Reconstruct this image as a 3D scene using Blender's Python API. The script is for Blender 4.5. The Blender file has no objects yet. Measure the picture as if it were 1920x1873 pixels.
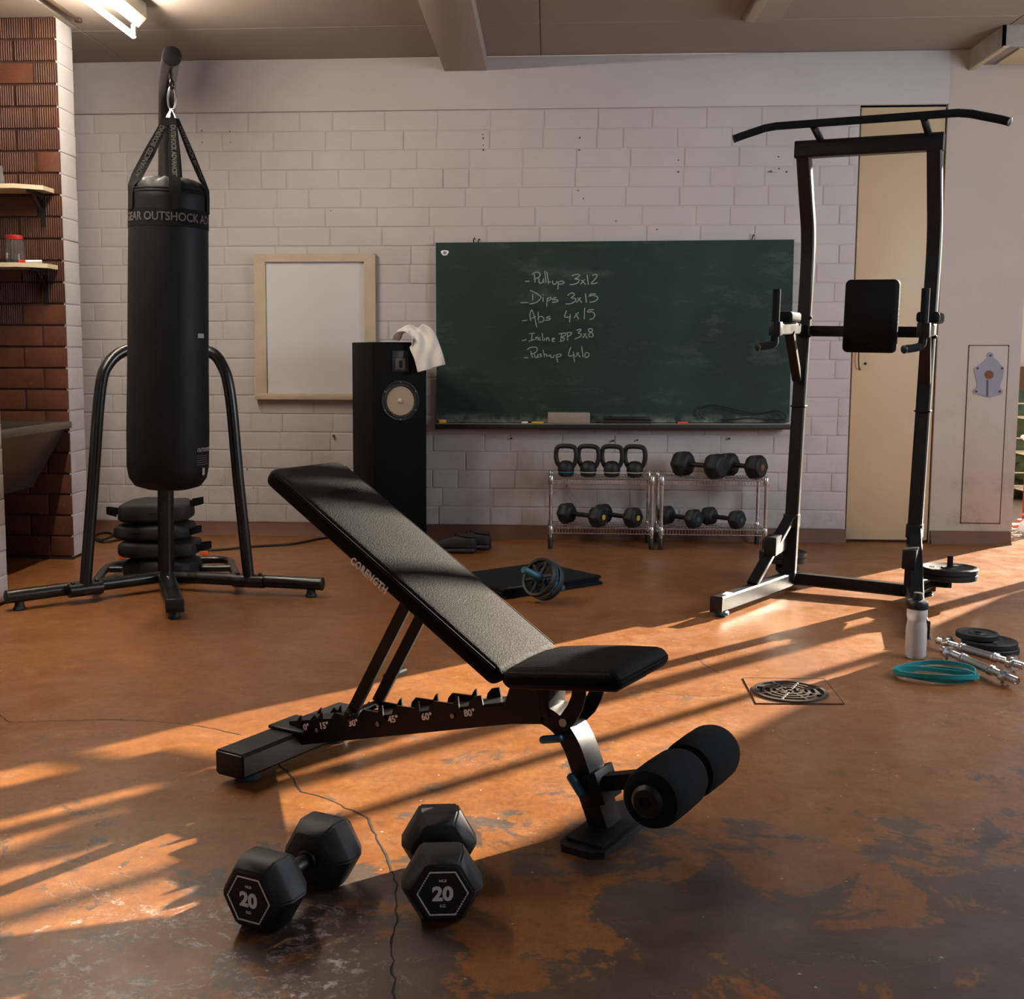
import bpy, bmesh, math, random
from math import sin, cos, tan, pi, radians, atan2, sqrt
from mathutils import Vector, Matrix, noise as mnoise
random.seed(7)
SC = bpy.context.scene
COL = SC.collection
V = Vector

# ------------------------------------------------------------------ camera
F_PX, CX, CY = 2200.0, 877.88, 902.05
YAW, PITCH, ROLL, CAM_H = radians(3.90327), radians(6.17548), radians(0.12874), 1.1
_fw = V((-sin(YAW)*cos(PITCH), cos(YAW)*cos(PITCH), -sin(PITCH)))
_r0 = V((cos(YAW), sin(YAW), 0)); _u0 = _r0.cross(_fw)
_rt = _r0*cos(ROLL) + _u0*sin(ROLL); _up = -_r0*sin(ROLL) + _u0*cos(ROLL)
cd = bpy.data.cameras.new('camera'); cam = bpy.data.objects.new('camera', cd); COL.objects.link(cam)
cam.matrix_world = Matrix(((_rt.x, _up.x, -_fw.x, 0), (_rt.y, _up.y, -_fw.y, 0), (_rt.z, _up.z, -_fw.z, CAM_H), (0, 0, 0, 1)))
cd.sensor_fit = 'HORIZONTAL'; cd.sensor_width = 36.0; cd.lens = 36.0*F_PX/1920
cd.shift_x = (960-CX)/1920; cd.shift_y = (CY-936.5)/1920
cd.clip_start = 0.05; cd.clip_end = 200
SC.camera = cam

# ------------------------------------------------------------------ light
SC.view_settings.view_transform = 'Standard'; SC.view_settings.look = 'None'
SC.view_settings.gamma = 1.0; SC.view_settings.use_curve_mapping = False
SC.view_settings.exposure = 0.0
W = bpy.data.worlds.new('sky'); SC.world = W; W.use_nodes = True
W.node_tree.nodes['Background'].inputs[0].default_value = (0.75, 0.85, 1.0, 1)
W.node_tree.nodes['Background'].inputs[1].default_value = 1.0
SUN_AZ, SUN_EL = radians(44), radians(18.7)
SUNDIR = V((cos(SUN_EL)*cos(SUN_AZ), cos(SUN_EL)*sin(SUN_AZ), sin(SUN_EL)))
def lamp(name, kind, energy, color, loc, aim, **kw):
    l = bpy.data.lights.new(name, kind); l.energy = energy; l.color = color
    for k, v in kw.items(): setattr(l, k, v)
    o = bpy.data.objects.new(name, l); COL.objects.link(o); o.location = loc
    o.rotation_euler = (V(aim)-V(loc)).to_track_quat('-Z', 'Y').to_euler(); return o
lamp('sun', 'SUN', 29.0, (1.0, 0.86, 0.68), (6, 10, 5), V((6, 10, 5))-SUNDIR, angle=radians(0.6))
lamp('added_right_daylight', 'AREA', 98, (0.85, 0.92, 1.0), (3.40, 4.0, 1.75), (0, 4.5, 1.6), shape='RECTANGLE', size=1.9, size_y=1.3)  # area lamp added at the unseen right wall for soft side light
lamp('added_rear_daylight', 'AREA', 15, (0.88, 0.94, 1.0), (0.9, -2.35, 1.75), (0.6, 4, 1.4), shape='RECTANGLE', size=2.6, size_y=1.3)  # weak area lamp added at the unseen rear wall

cy_ = SC.cycles; cy_.max_bounces = 7; cy_.diffuse_bounces = 3; cy_.glossy_bounces = 3; cy_.transmission_bounces = 6; cy_.caustics_reflective = False; cy_.caustics_refractive = False; cy_.use_adaptive_sampling = True; cy_.adaptive_threshold = 0.03

# ------------------------------------------------------------------ pixel -> place helpers (1920x1873 frame)
CAMP = V((0, 0, CAM_H))
def ray(x, y): return _rt*((x-CX)/F_PX) - _up*((y-CY)/F_PX) + _fw
def fl(x, y, z=0.0): d = ray(x, y); return CAMP + d*((z-CAM_H)/d.z)
def wl(x, y, Y=7.0): d = ray(x, y); return CAMP + d*(Y/d.y)
def onplane(x, y, o, n): d = ray(x, y); return CAMP + d*((V(o)-CAMP).dot(n)/d.dot(n))

# ------------------------------------------------------------------ materials
def srgb(r, g, b):
    f = lambda c: (c/255/12.92 if c/255 <= 0.04045 else ((c/255+0.055)/1.055)**2.4)
    return (f(r), f(g), f(b), 1)
class NT:
    def __init__(s, name):
        s.m = bpy.data.materials.new(name); s.m.use_nodes = True; s.t = s.m.node_tree
        s.b = s.t.nodes['Principled BSDF']; s.pos = None
    def n(s, kind, **kw):
        x = s.t.nodes.new(kind)
        for k, v in kw.items(): setattr(x, k, v)
        return x
    def put(s, sock, v):
        if v is None: return
        if hasattr(v, 'is_linked') or hasattr(v, 'links'): s.t.links.new(v, sock)
        else: sock.default_value = v
    def P(s):
        if s.pos is None: s.pos = s.n('ShaderNodeNewGeometry').outputs['Position']
        return s.pos
    def obj(s): return s.n('ShaderNodeTexCoord').outputs['Object']
    def noise(s, scale, detail=4, rough=0.55, vec=None, dist=0.0, stretch=None):
        v = vec if vec is not None else s.P()
        if stretch: mp = s.n('ShaderNodeMapping'); s.put(mp.inputs[0], v); mp.inputs['Scale'].default_value = stretch; v = mp.outputs[0]
        x = s.n('ShaderNodeTexNoise'); s.put(x.inputs['Vector'], v)
        x.inputs['Scale'].default_value = scale; x.inputs['Detail'].default_value = detail
        x.inputs['Roughness'].default_value = rough; x.inputs['Distortion'].default_value = dist
        return x.outputs[0]
    def math(s, op, a, b=None, clamp=False):
        x = s.n('ShaderNodeMath', operation=op); x.use_clamp = clamp; s.put(x.inputs[0], a)
        if b is not None: s.put(x.inputs[1], b)
        return x.outputs[0]
    def ramp(s, v, lo, hi, a=0.0, b=1.0):
        x = s.n('ShaderNodeMapRange'); x.clamp = True; s.put(x.inputs[0], v)
        x.inputs[1].default_value = lo; x.inputs[2].default_value = hi; s.put(x.inputs[3], a); s.put(x.inputs[4], b)
        return x.outputs[0]
    def mix(s, f, a, b):
        x = s.n('ShaderNodeMix', data_type='RGBA'); s.put(x.inputs[0], f); s.put(x.inputs[6], a); s.put(x.inputs[7], b)
        return x.outputs[2]
    def dist(s, c, sc=(1, 1, 1)):
        a = s.n('ShaderNodeVectorMath', operation='SUBTRACT'); s.put(a.inputs[0], s.P()); a.inputs[1].default_value = c
        m = s.n('ShaderNodeVectorMath', operation='MULTIPLY'); s.put(m.inputs[0], a.outputs[0]); m.inputs[1].default_value = sc
        l = s.n('ShaderNodeVectorMath', operation='LENGTH'); s.put(l.inputs[0], m.outputs[0]); return l.outputs['Value']
    def bump(s, h, strength=0.3, dist=0.002):
        x = s.n('ShaderNodeBump'); x.inputs['Strength'].default_value = strength; x.inputs['Distance'].default_value = dist
        s.put(x.inputs['Height'], h); s.put(s.b.inputs['Normal'], x.outputs[0])
    def done(s, col=None, rough=None, metal=0.0, spec=0.5):
        s.put(s.b.inputs['Base Color'], col); s.put(s.b.inputs['Roughness'], rough)
        s.b.inputs['Metallic'].default_value = metal; s.b.inputs['Specular IOR Level'].default_value = spec
        return s.m
def plain(name, col, rough=0.5, metal=0.0, var=0.18, scale=14, bump=0.0, bscale=220, spec=0.5):
    t = NT(name); n = t.noise(scale, 5)
    c2 = tuple(min(1, c*(1-var)) for c in col[:3])+(1,); c1 = tuple(min(1, c*(1+var)) for c in col[:3])+(1,)
    c = t.mix(t.ramp(n, 0.3, 0.7), c2, c1)
    if bump: t.bump(t.noise(bscale, 3), bump, 0.001)
    return t.done(c, t.ramp(n, 0.2, 0.8, max(0.02, rough-0.06), min(1, rough+0.06)), metal, spec)
M = {}
M['steel'] = plain('black_painted_steel', srgb(12, 14, 16), 0.42, var=.1, bump=.08, spec=.32)
M['satin'] = plain('black_satin_tube', srgb(13, 14, 15), 0.30, var=.1)
M['rubber'] = plain('black_rubber', srgb(13, 17, 21), 0.60, var=.15, bump=.1, bscale=400)
M['foam'] = plain('black_foam', srgb(13, 17, 21), 0.95, var=.1, bump=.4, bscale=700, spec=.2)
M['leather'] = plain('black_leatherette', srgb(10, 12, 14), 0.55, var=.12, bump=1.0, bscale=330, spec=.07)
def mat_leather():
    t = NT('grained_leatherette'); g = t.noise(230, 3, .75); f2 = t.noise(14, 4)
    c = t.mix(t.ramp(g, .42, .68), srgb(8, 9, 11), srgb(24, 25, 26))
    t.bump(g, 1.0, .0022)
    return t.done(c, t.ramp(g, .3, .7, .42, .75), 0, .06)
M['leather'] = mat_leather()
M['bagskin'] = plain('punch_bag_skin', srgb(11, 14, 19), 0.55, var=.15, bump=.15, bscale=300, spec=.2)
M['strapm'] = plain('black_webbing', srgb(6, 6, 7), 0.8, var=.2, bump=.3, bscale=900, spec=.2)
M['cloth'] = plain('black_nylon', srgb(22, 21, 20), 0.7, var=.3, scale=30, bump=.4, bscale=300)
M['teal'] = plain('teal_plastic', srgb(25, 88, 108), 0.5, var=.1)
M['band'] = plain('teal_rubber_band', srgb(20, 140, 150), 0.5, var=.08)
M['chrome'] = plain('chrome', srgb(215, 216, 218), 0.26, 1.0, var=.08)
M['chromed'] = plain('knurled_chrome', srgb(150, 152, 156), 0.4, 1.0, var=.1, bump=.8, bscale=900)
M['white'] = plain('white_print', srgb(242, 244, 246), 0.6, var=.02)
M['greyp'] = plain('grey_print', srgb(80, 77, 76), 0.7, var=.1)
M['lgrey'] = plain('light_grey_print', srgb(150, 152, 156), 0.6, var=.06)
M['wood'] = plain('brown_fence_timber', srgb(96, 66, 42), 0.8, var=.25, scale=6)
M['frost'] = plain('opaque_frosted_pane', srgb(200, 205, 208), 0.5, var=.03)
M['cream'] = plain('cream_paint', srgb(196, 180, 150), 0.5, var=.08, scale=5)
M['frame'] = plain('frame_wood_paint', srgb(186, 170, 148), 0.55, var=.10, scale=9)
M['boardw'] = plain('white_panel', srgb(206, 206, 208), 0.35, var=.02, scale=3)
M['towel'] = plain('white_towel', srgb(225, 222, 218), 0.95, var=.05, bump=.6, bscale=500, spec=.1)
M['dark'] = plain('dark_void', srgb(10, 9, 8), 0.9, var=.1)
M['plastblk'] = plain('black_plastic', srgb(11, 12, 13), 0.45, var=.1)
M['navy'] = plain('navy_plastic', srgb(14, 18, 28), 0.45, var=.1)
M['red'] = plain('red_plastic', srgb(170, 34, 26), 0.4, var=.08)
M['orange'] = plain('orange_plastic', srgb(226, 96, 45), 0.5, var=.08)
M['yellow'] = plain('yellow_plastic', srgb(214, 176, 40), 0.5, var=.08)
M['sponge'] = plain('grey_sponge', srgb(150, 142, 130), 0.9, var=.12, scale=60, bump=.5, bscale=200)
M['conep'] = plain('speaker_cone_paper', srgb(176, 158, 134), 0.75, var=.06)
M['steelsink'] = plain('stainless_sink', srgb(124, 116, 106), 0.42, .8, var=.15, scale=6, bump=.2, bscale=120)
M['iron'] = plain('cast_iron_grate', srgb(64, 52, 42), 0.5, .3, var=.35, scale=40, bump=.5)
M['plate'] = plain('grey_painted_plate', srgb(138, 138, 152), 0.6, var=.06)
M['rust'] = plain('rusty_disc', srgb(120, 72, 36), 0.8, var=.3, scale=60)
M['stone'] = plain('outdoor_paving', srgb(150, 130, 105), 0.8, var=.15, scale=5)
M['leaf'] = plain('hedge_green', srgb(52, 66, 34), 0.7, var=.4, scale=12)
M['chalk'] = plain('chalk', srgb(150, 158, 158), 0.95, var=.25, scale=120)
M['housing'] = plain('lamp_housing_enamel', srgb(190, 180, 162), 0.5, var=.06)
M['brass'] = plain('rusty_metal', srgb(70, 55, 42), 0.6, .4, var=.3, scale=80)

def clear(name, col, rough, trans):
    t = NT(name); t.b.inputs['Transmission Weight'].default_value = trans; t.b.inputs['IOR'].default_value = 1.35
    return t.done(col, rough, 0, .5)
M['bottle'] = clear('milky_bottle_plastic', (0.86, 0.88, 0.92, 1), .32, .5)
M['jar'] = clear('clear_jar_plastic', (0.9, 0.9, 0.9, 1), .08, .95)
for k_, e_ in (('tube', 270.0), ('added_tube', 270.0)):
    t = NT('fluorescent_'+k_); t.b.inputs['Emission Color'].default_value = (1.0, 0.88, 0.71, 1); t.b.inputs['Emission Strength'].default_value = e_
    M[k_] = t.done((1, 1, 1, 1), .4)

def mat_floor():
    t = NT('worn_red_oxide_concrete')
    big = t.noise(0.9, 4, .6); mid = t.noise(2.6, 10, .70, dist=.5); fine = t.noise(22, 6, .7)
    c = t.mix(t.ramp(big, .35, .65), srgb(130, 80, 38), srgb(156, 101, 50))
    c = t.mix(t.ramp(fine, .35, .7, 0, .55), c, srgb(96, 55, 30))
    c = t.mix(t.ramp(t.noise(7, 6, .7), .52, .72, 0, .5), c, srgb(172, 124, 76))
    # big bare-concrete areas
    d1 = t.dist((0.75, 1.85, 0), (0.85, 1.0, 1)); b1 = t.ramp(d1, .40, 1.5, .27, -.14)
    d2 = t.dist((-0.62, 1.85, 0), (1, 1.2, 1)); b2 = t.ramp(d2, .2, 1.1, .12, -.05)
    far = t.ramp(t.dist((0, 0, 0)), 3.0, 5.2, 0, -.12)
    mid = t.math('ADD', t.math('MULTIPLY', t.math('SUBTRACT', mid, .5), 1.9), .5)
    w = t.math('ADD', t.math('ADD', mid, b1), t.math('ADD', b2, far))
    w = t.math('ADD', w, t.math('MULTIPLY', fine, .12))
    wm = t.ramp(w, .645, .69)
    flake = t.math('MULTIPLY', t.ramp(t.noise(8.5, 10, .72, dist=.6), .565, .60), t.ramp(t.noise(1.5, 4, .6), .42, .56))
    nearm = t.ramp(t.dist((-.2, 1.2, 0)), 1.6, 3.6, 1, .12)
    wm = t.math('MAXIMUM', wm, t.math('MULTIPLY', flake, nearm))
    grain = t.ramp(t.noise(70, 4, .8, stretch=(1, .55, 1)), .40, .66, -.0, .45)
    c = t.mix(grain, c, srgb(84, 50, 29))
    grey = t.mix(t.ramp(t.noise(5, 8, .7), .3, .7), srgb(48, 44, 42), srgb(84, 76, 71))
    c = t.mix(t.math('MULTIPLY', wm, .88), c, grey)
    # pale scuffs and scratches with their own place
    sc1 = t.math('ABSOLUTE', t.math('SUBTRACT', t.noise(4.5, 7, .7, dist=1.2), .5))
    line = t.ramp(sc1, 0, .018, 1, 0)
    place = t.ramp(t.dist((-0.72, 2.02, 0), (1, 1.4, 1)), .10, .60, 1.0, 0.0)
    brk = t.ramp(t.noise(26, 4, .7), .46, .58)
    scm = t.math('MULTIPLY', t.math('MULTIPLY', line, place), brk)
    pt = t.math('MULTIPLY', t.ramp(t.noise(34, 7, .75), .54, .60), t.ramp(t.math('ABSOLUTE', t.math('SUBTRACT', t.math('ADD', t.dist((-0.62, 1.99, 0), (1, 1.35, 1)), t.math('MULTIPLY', t.noise(3.3, 3), .12)), .29)), 0, .09, 1.0, 0))
    c = t.mix(t.math('MAXIMUM', scm, pt), c, srgb(196, 186, 184))
    ln2 = t.math('MULTIPLY', t.ramp(t.math('ABSOLUTE', t.math('SUBTRACT', t.noise(2.2, 5, .6, stretch=(1, 2.2, 1)), .5)), 0, .0016, .5, 0), t.ramp(t.noise(6, 3), .5, .62))
    c = t.mix(ln2, c, srgb(186, 170, 158))
    vor = t.n('ShaderNodeTexVoronoi'); t.put(vor.inputs['Vector'], t.P()); vor.inputs['Scale'].default_value = 16
    c = t.mix(t.ramp(vor.outputs['Distance'], .03, .06, .75, 0), c, srgb(205, 196, 186))
    t.bump(t.noise(30, 4, .7), .20, .003)
    r = t.ramp(t.noise(6, 6, .65), .3, .7, .30, .52)
    return t.done(c, r, 0, .5)
M['floor'] = mat_floor()
def mat_white_wall(name, base, dirty, scale=1.0, low=True):
    t = NT(name)
    c = t.mix(t.ramp(t.noise(1.6*scale, 6, .65), .35, .7), base, tuple(x*.90 for x in base[:3])+(1,))
    if low:
        sx = t.n('ShaderNodeSeparateXYZ'); t.put(sx.inputs[0], t.P())
        h = t.ramp(sx.outputs[2], .1, 1.0, .8, .12)
        c = t.mix(t.math('MULTIPLY', t.ramp(t.noise(5, 9, .75), .48, .74), h), c, dirty)
    spots = t.ramp(t.noise(30, 6, .8), .70, .76, 0, .55)
    c = t.mix(t.math('MULTIPLY', spots, t.ramp(t.noise(2.3, 3), .45, .6)), c, srgb(90, 78, 70))
    t.bump(t.noise(38, 6, .7), .25, .004)
    return t.done(c, .6, 0, .35)
M['wall'] = mat_white_wall('white_painted_brick', srgb(192, 186, 186), srgb(150, 138, 126))
M['plaster'] = mat_white_wall('pale_plaster', srgb(190, 178, 168), srgb(140, 122, 108), .7)
M['mortar'] = plain('painted_mortar', srgb(186, 179, 178), .75, var=.06, bump=.4, bscale=90)
M['ceil'] = plain('ceiling_paint', srgb(150, 137, 127), .8, var=.06, scale=1.4)
M['beam'] = plain('beam_paint', srgb(162, 149, 138), .75, var=.07, scale=2)
M['base'] = plain('brown_skirting_paint', srgb(96, 58, 38), .6, var=.25, scale=7, bump=.3, bscale=60)
M['doorp'] = plain('beige_door_paint', srgb(200, 176, 144), .5, var=.07, scale=2.2)
M['trim'] = plain('grey_timber', srgb(150, 142, 132), .7, var=.2, scale=8)
def mat_redbrick(name, comb):
    t = NT(name)
    c = t.mix(t.ramp(t.noise(7, 7, .7), .3, .7), srgb(64, 33, 18), srgb(90, 48, 26))
    c = t.mix(t.ramp(t.noise(26, 6, .75), .60, .72, 0, .6), c, srgb(128, 90, 70))
    if comb:
        wv = t.n('ShaderNodeTexWave', bands_direction='X'); t.put(wv.inputs['Vector'], t.P()); wv.inputs['Scale'].default_value = 26; wv.inputs['Distortion'].default_value = 1.2
        c = t.mix(t.ramp(wv.outputs[1], .2, .9, .45, 0), c, srgb(44, 21, 12))
        t.bump(wv.outputs[1], .9, .006)
    else: t.bump(t.noise(60, 6, .7), .4, .004)
    return t.done(c, .6, 0, .4)
M['rbrick'] = mat_redbrick('red_brick', False); M['cbrick'] = mat_redbrick('combed_red_brick', True)
M['rmortar'] = plain('red_mortar', srgb(54, 27, 16), .8, var=.25, scale=20, bump=.4)
def mat_board():
    t = NT('green_chalkboard')
    c = t.mix(t.ramp(t.noise(2.2, 8, .7), .35, .7), srgb(26, 46, 43), srgb(38, 60, 56))
    smear = t.ramp(t.noise(3.5, 8, .75, stretch=(1, 1, 2.6)), .55, .75, 0, .22)
    c = t.mix(smear, c, srgb(120, 136, 132))
    sp = t.ramp(t.noise(60, 5, .8), .68, .74, 0, .25); c = t.mix(sp, c, srgb(150, 160, 158))
    sx = t.n('ShaderNodeSeparateXYZ'); t.put(sx.inputs[0], t.P())
    dust = t.math('MULTIPLY', t.ramp(sx.outputs[2], .70, .76, 1, 0), t.ramp(t.noise(9, 6, .7), .42, .62))
    c = t.mix(t.math('MULTIPLY', dust, .6), c, srgb(165, 170, 165))
    return t.done(c, .7, 0, .3)
M['board'] = mat_board()
def mat_veneer():
    t = NT('black_ash_veneer'); n = t.noise(40, 5, .7, stretch=(1, 1, .03))
    return t.done(t.mix(t.ramp(n, .35, .7), srgb(3, 4, 4), srgb(8, 9, 9)), .65, 0, .12)
M['veneer'] = mat_veneer()
M['ledge'] = plain('dark_ledge_paint', srgb(16, 24, 23), .6, var=.2)

# ------------------------------------------------------------------ mesh helpers
class MB:
    def __init__(s): s.v = []; s.f = []
    def add(s, vs, fs, X=None):
        o = len(s.v)
        s.v += [tuple(X @ V(p)) if X else tuple(p) for p in vs]; s.f += [tuple(i+o for i in f) for f in fs]; return s
    def box(s, x0, x1, y0, y1, z0, z1, X=None):
        vs = [(x, y, z) for z in (z0, z1) for y in (y0, y1) for x in (x0, x1)]
        return s.add(vs, [(0, 2, 3, 1), (4, 5, 7, 6), (0, 1, 5, 4), (2, 6, 7, 3), (0, 4, 6, 2), (1, 3, 7, 5)], X)
    def rbox(s, c, size, r=.005, seg=2, X=None, warp=None):
        bm = bmesh.new(); bmesh.ops.create_cube(bm, size=1)
        for v in bm.verts: v.co = V((v.co.x*size[0], v.co.y*size[1], v.co.z*size[2]))
        bmesh.ops.bevel(bm, geom=bm.edges[:], offset=min(r, .49*min(size)), segments=seg, affect='EDGES', profile=.5)
        if warp:
            bmesh.ops.subdivide_edges(bm, edges=bm.edges[:], cuts=2, use_grid_fill=True)
            for v in bm.verts: v.co = warp(v.co)
        bm.verts.index_update()
        s.add([v.co + V(c) for v in bm.verts], [[v.index for v in f.verts] for f in bm.faces], X); bm.free(); return s
    def loft(s, rings, cap=True, closed=False, X=None):
        n = len(rings[0]); vs = [p for r in rings for p in r]; fs = []
        m = len(rings)
        for i in range(m if closed else m-1):
            j = (i+1) % m
            fs += [(i*n+k, i*n+(k+1) % n, j*n+(k+1) % n, j*n+k) for k in range(n)]
        if cap and not closed: fs += [tuple(range(n))[::-1], tuple((m-1)*n+k for k in range(n))]
        return s.add(vs, fs, X)
    def sweep(s, pts, sec, closed=False, cap=True, up=None, X=None, scales=None):
        pts = [V(p) for p in pts]; m = len(pts); rings = []
        prev = None
        for i, p in enumerate(pts):
            if closed: tg = pts[(i+1) % m]-pts[i-1]
            else: tg = pts[min(i+1, m-1)]-pts[max(i-1, 0)]
            tg.normalize()
            if up is not None: u = V(up) - tg*V(up).dot(tg)
            elif prev is None:
                a = V((0, 0, 1)) if abs(tg.z) < .9 else V((1, 0, 0)); u = a - tg*a.dot(tg)
            else: u = prev - tg*prev.dot(tg)
            u.normalize(); prev = u; w = tg.cross(u)
            k = scales[i] if scales else 1
            rings.append([p + w*(a*k) + u*(b*k) for a, b in sec])
        return s.loft(rings, cap, closed, X)
    def tube(s, pts, r, n=12, closed=False, X=None, scales=None):
        return s.sweep(pts, [(r*cos(2*pi*k/n), r*sin(2*pi*k/n)) for k in range(n)], closed, True, None, X, scales)
    def rect(s, pts, w, h, up=(0, 0, 1), X=None, c=.12):
        a, b = w/2, h/2; k = min(w, h)*c
        return s.sweep(pts, [(-a+k, -b), (a-k, -b), (a, -b+k), (a, b-k), (a-k, b), (-a+k, b), (-a, b-k), (-a, -b+k)], up=up, X=X)
    def lathe(s, prof, n=24, X=None, ph=0.0, cap=True):
        rings = [[(r*cos(2*pi*k/n+ph), r*sin(2*pi*k/n+ph), z) for k in range(n)] for r, z in prof]
        return s.loft(rings, cap, False, X)
    def prism(s, poly, z0, z1, X=None):
        return s.loft([[(x, y, z0) for x, y in poly], [(x, y, z1) for x, y in poly]], True, False, X)
    def build(s, name, mat, parent=None, ang=35, mesh_only=False):
        me = bpy.data.meshes.new(name); me.from_pydata(s.v, [], s.f); me.validate()
        bm = bmesh.new(); bm.from_mesh(me); bmesh.ops.recalc_face_normals(bm, faces=bm.faces[:]); bm.to_mesh(me); bm.free()
        me.materials.append(M[mat] if isinstance(mat, str) else mat)
        for p in me.polygons: p.use_smooth = True
        me.set_sharp_from_angle(angle=radians(ang))
        if mesh_only: return me
        return link(name, me, parent)
def link(name, me, parent=None):
    o = bpy.data.objects.new(name, me); COL.objects.link(o)
    if parent is not None: o.parent = parent
    return o
def tag(o, label, cat, group=None):
    o['label'] = label; o['category'] = cat
    if group: o['group'] = group
    return o
def thing(name, label, cat, loc=(0, 0, 0), rz=0.0, group=None):
    o = bpy.data.objects.new(name, None); COL.objects.link(o); o.location = loc; o.rotation_euler = (0, 0, rz)
    o.empty_display_size = .1
    return tag(o, label, cat, group)
def struct(o): o['kind'] = 'structure'; return o
def dup(root, loc, rz, label=None):
    r = root.copy(); COL.objects.link(r); r.location = loc; r.rotation_euler = (0, 0, rz)
    if label: r['label'] = label
    for ch in list(root.children):
        c = ch.copy(); COL.objects.link(c); c.parent = r
        for g in list(ch.children): d = g.copy(); COL.objects.link(d); d.parent = c
    return r
def XF(o, x, y, z):                 # matrix from origin and three axes
    x, y, z = V(x), V(y), V(z)
    return Matrix(((x.x, y.x, z.x, o[0]), (x.y, y.y, z.y, o[1]), (x.z, y.z, z.z, o[2]), (0, 0, 0, 1)))
def frame_from(o, axis):            # z along axis
    z = V(axis).normalized(); a = V((0, 0, 1)) if abs(z.z) < .9 else V((1, 0, 0)); x = a.cross(z).normalized(); return XF(o, x, z.cross(x), z)
def text(name, body, size, mat, parent, X, bold=.0, bend=None, align='CENTER', depth=.0006, width=None, space=1.0):
    cu = bpy.data.curves.new('t', 'FONT'); cu.body = body; cu.size = size; cu.align_x = align; cu.align_y = 'CENTER'
    cu.extrude = depth; cu.offset = bold; cu.resolution_u = 3; cu.space_character = space
    o = bpy.data.objects.new('t', cu); COL.objects.link(o); bpy.context.view_layer.update()
    me = bpy.data.meshes.new_from_object(o.evaluated_get(bpy.context.evaluated_depsgraph_get())); bpy.data.objects.remove(o); bpy.data.curves.remove(cu)
    if width:
        xs = [v.co.x for v in me.vertices]; k = width/max(1e-6, max(xs)-min(xs))
        for v in me.vertices: v.co.x *= k
    for v in me.vertices: v.co = X @ (bend(v.co) if bend else v.co)
    me.materials.clear(); me.materials.append(M[mat]); me.name = name
    return link(name, me, parent)
def smooth_path(pts, n=8):          # Catmull-Rom
    pts = [V(p) for p in pts]; out = []
    for i in range(len(pts)-1):
        p0, p1, p2, p3 = pts[max(i-1, 0)], pts[i], pts[i+1], pts[min(i+2, len(pts)-1)]
        for k in range(n):
            t = k/n; out.append(.5*((2*p1)+(p2-p0)*t+(2*p0-5*p1+4*p2-p3)*t*t+(3*p1-p0-3*p2+p3)*t**3))
    return out+[pts[-1]]


# ================================================================== STRUCTURE
CEIL = 2.81
floor = struct(MB().box(-3.5, 3.62, -2.6, 7.22, -.12, 0).build('floor', 'floor'))
def crack(pts, w=.0035):
    P = [fl(*p) for p in pts]; Q = []
    for a, b in zip(P, P[1:]):
        n = max(2, int((b-a).length/.02))
        for k in range(n):
            q = a.lerp(b, k/n); d = (b-a).normalized(); q += V((-d.y, d.x, 0))*random.uniform(-.004, .004); Q.append(q)
    Q.append(P[-1]); mb = MB(); L = []; 
    for i, q in enumerate(Q):
        d = (Q[min(i+1, len(Q)-1)]-Q[max(i-1, 0)]).normalized(); s = V((-d.y, d.x, 0))*w*random.uniform(.25, .6)
        L.append((q-s+V((0, 0, .0007)), q+s+V((0, 0, .0007))))
    mb.add([p for ab in L for p in ab], [(2*i, 2*i+1, 2*i+3, 2*i+2) for i in range(len(L)-1)])
    return mb.build('crack', 'dark', floor)
crack([(-30, 1320), (0, 1340), (20, 1355), (110, 1352), (200, 1349), (300, 1353), (380, 1362), (452, 1378)])
crack([(500, 1420), (540, 1445), (565, 1484), (620, 1500), (690, 1535), (705, 1565), (730, 1610), (742, 1650), (745, 1700), (735, 1780), (740, 1873), (735, 1960)], .0045)
crack([(1300, 1230), (1330, 1252), (1350, 1262)], .003)
crack([(1200, 1290), (1260, 1302), (1330, 1306), (1352, 1304)], .002)

# back wall: core, plaster band, bricks
ZB, ROWH, NROW = .074, .1107, 22
wb = MB()
wb.box(-3.5, 1.756, 7.008, 7.22, 0, CEIL); wb.box(1.756, 2.242, 7.008, 7.22, 2.512, CEIL)
wb.box(1.756, 2.242, 7.06, 7.22, 0, 2.512)
wall_back = struct(wb.build('wall_back', 'mortar'))
pier = MB().box(2.242, 2.712, 7.0, 7.22, 0, CEIL).build('pier', 'plaster', wall_back)
bandm = MB().rbox(((-3.4+2.242)/2, 7.05, (2.512+CEIL)/2), (5.642, .12, CEIL-2.512), .008, 2).build('plaster_band', 'wall', wall_back)
def brick_mesh(name, L, Hh, d, mat):
    m = MB(); a, b = L/2, Hh/2; r = .0045
    ring = lambda i, y: [(-a+i, y, -b+i), (a-i, y, -b+i), (a-i, y, b-i), (-a+i, y, b-i)]
    m.loft([ring(0, 0), ring(.0005, -d*.55), ring(r*.6, -d*.9), ring(r*1.6, -d)], cap=True)
    m.f = [f for f in m.f if f != (3, 2, 1, 0)]
    return m.build(name, mat, mesh_only=True)
BL = .305
me_w = brick_mesh('white_brick', BL, ROWH-.0055, .0042, 'wall')
def brick(me, parent, c, L, ry=0.0):
    o = link('brick', me, parent); o.location = c; o.scale = (L/BL, 1, 1)
    o.rotation_euler = (random.uniform(-.006, .006), random.uniform(-.003, .003), ry+random.uniform(-.003, .003)); return o
nb = 0
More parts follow.
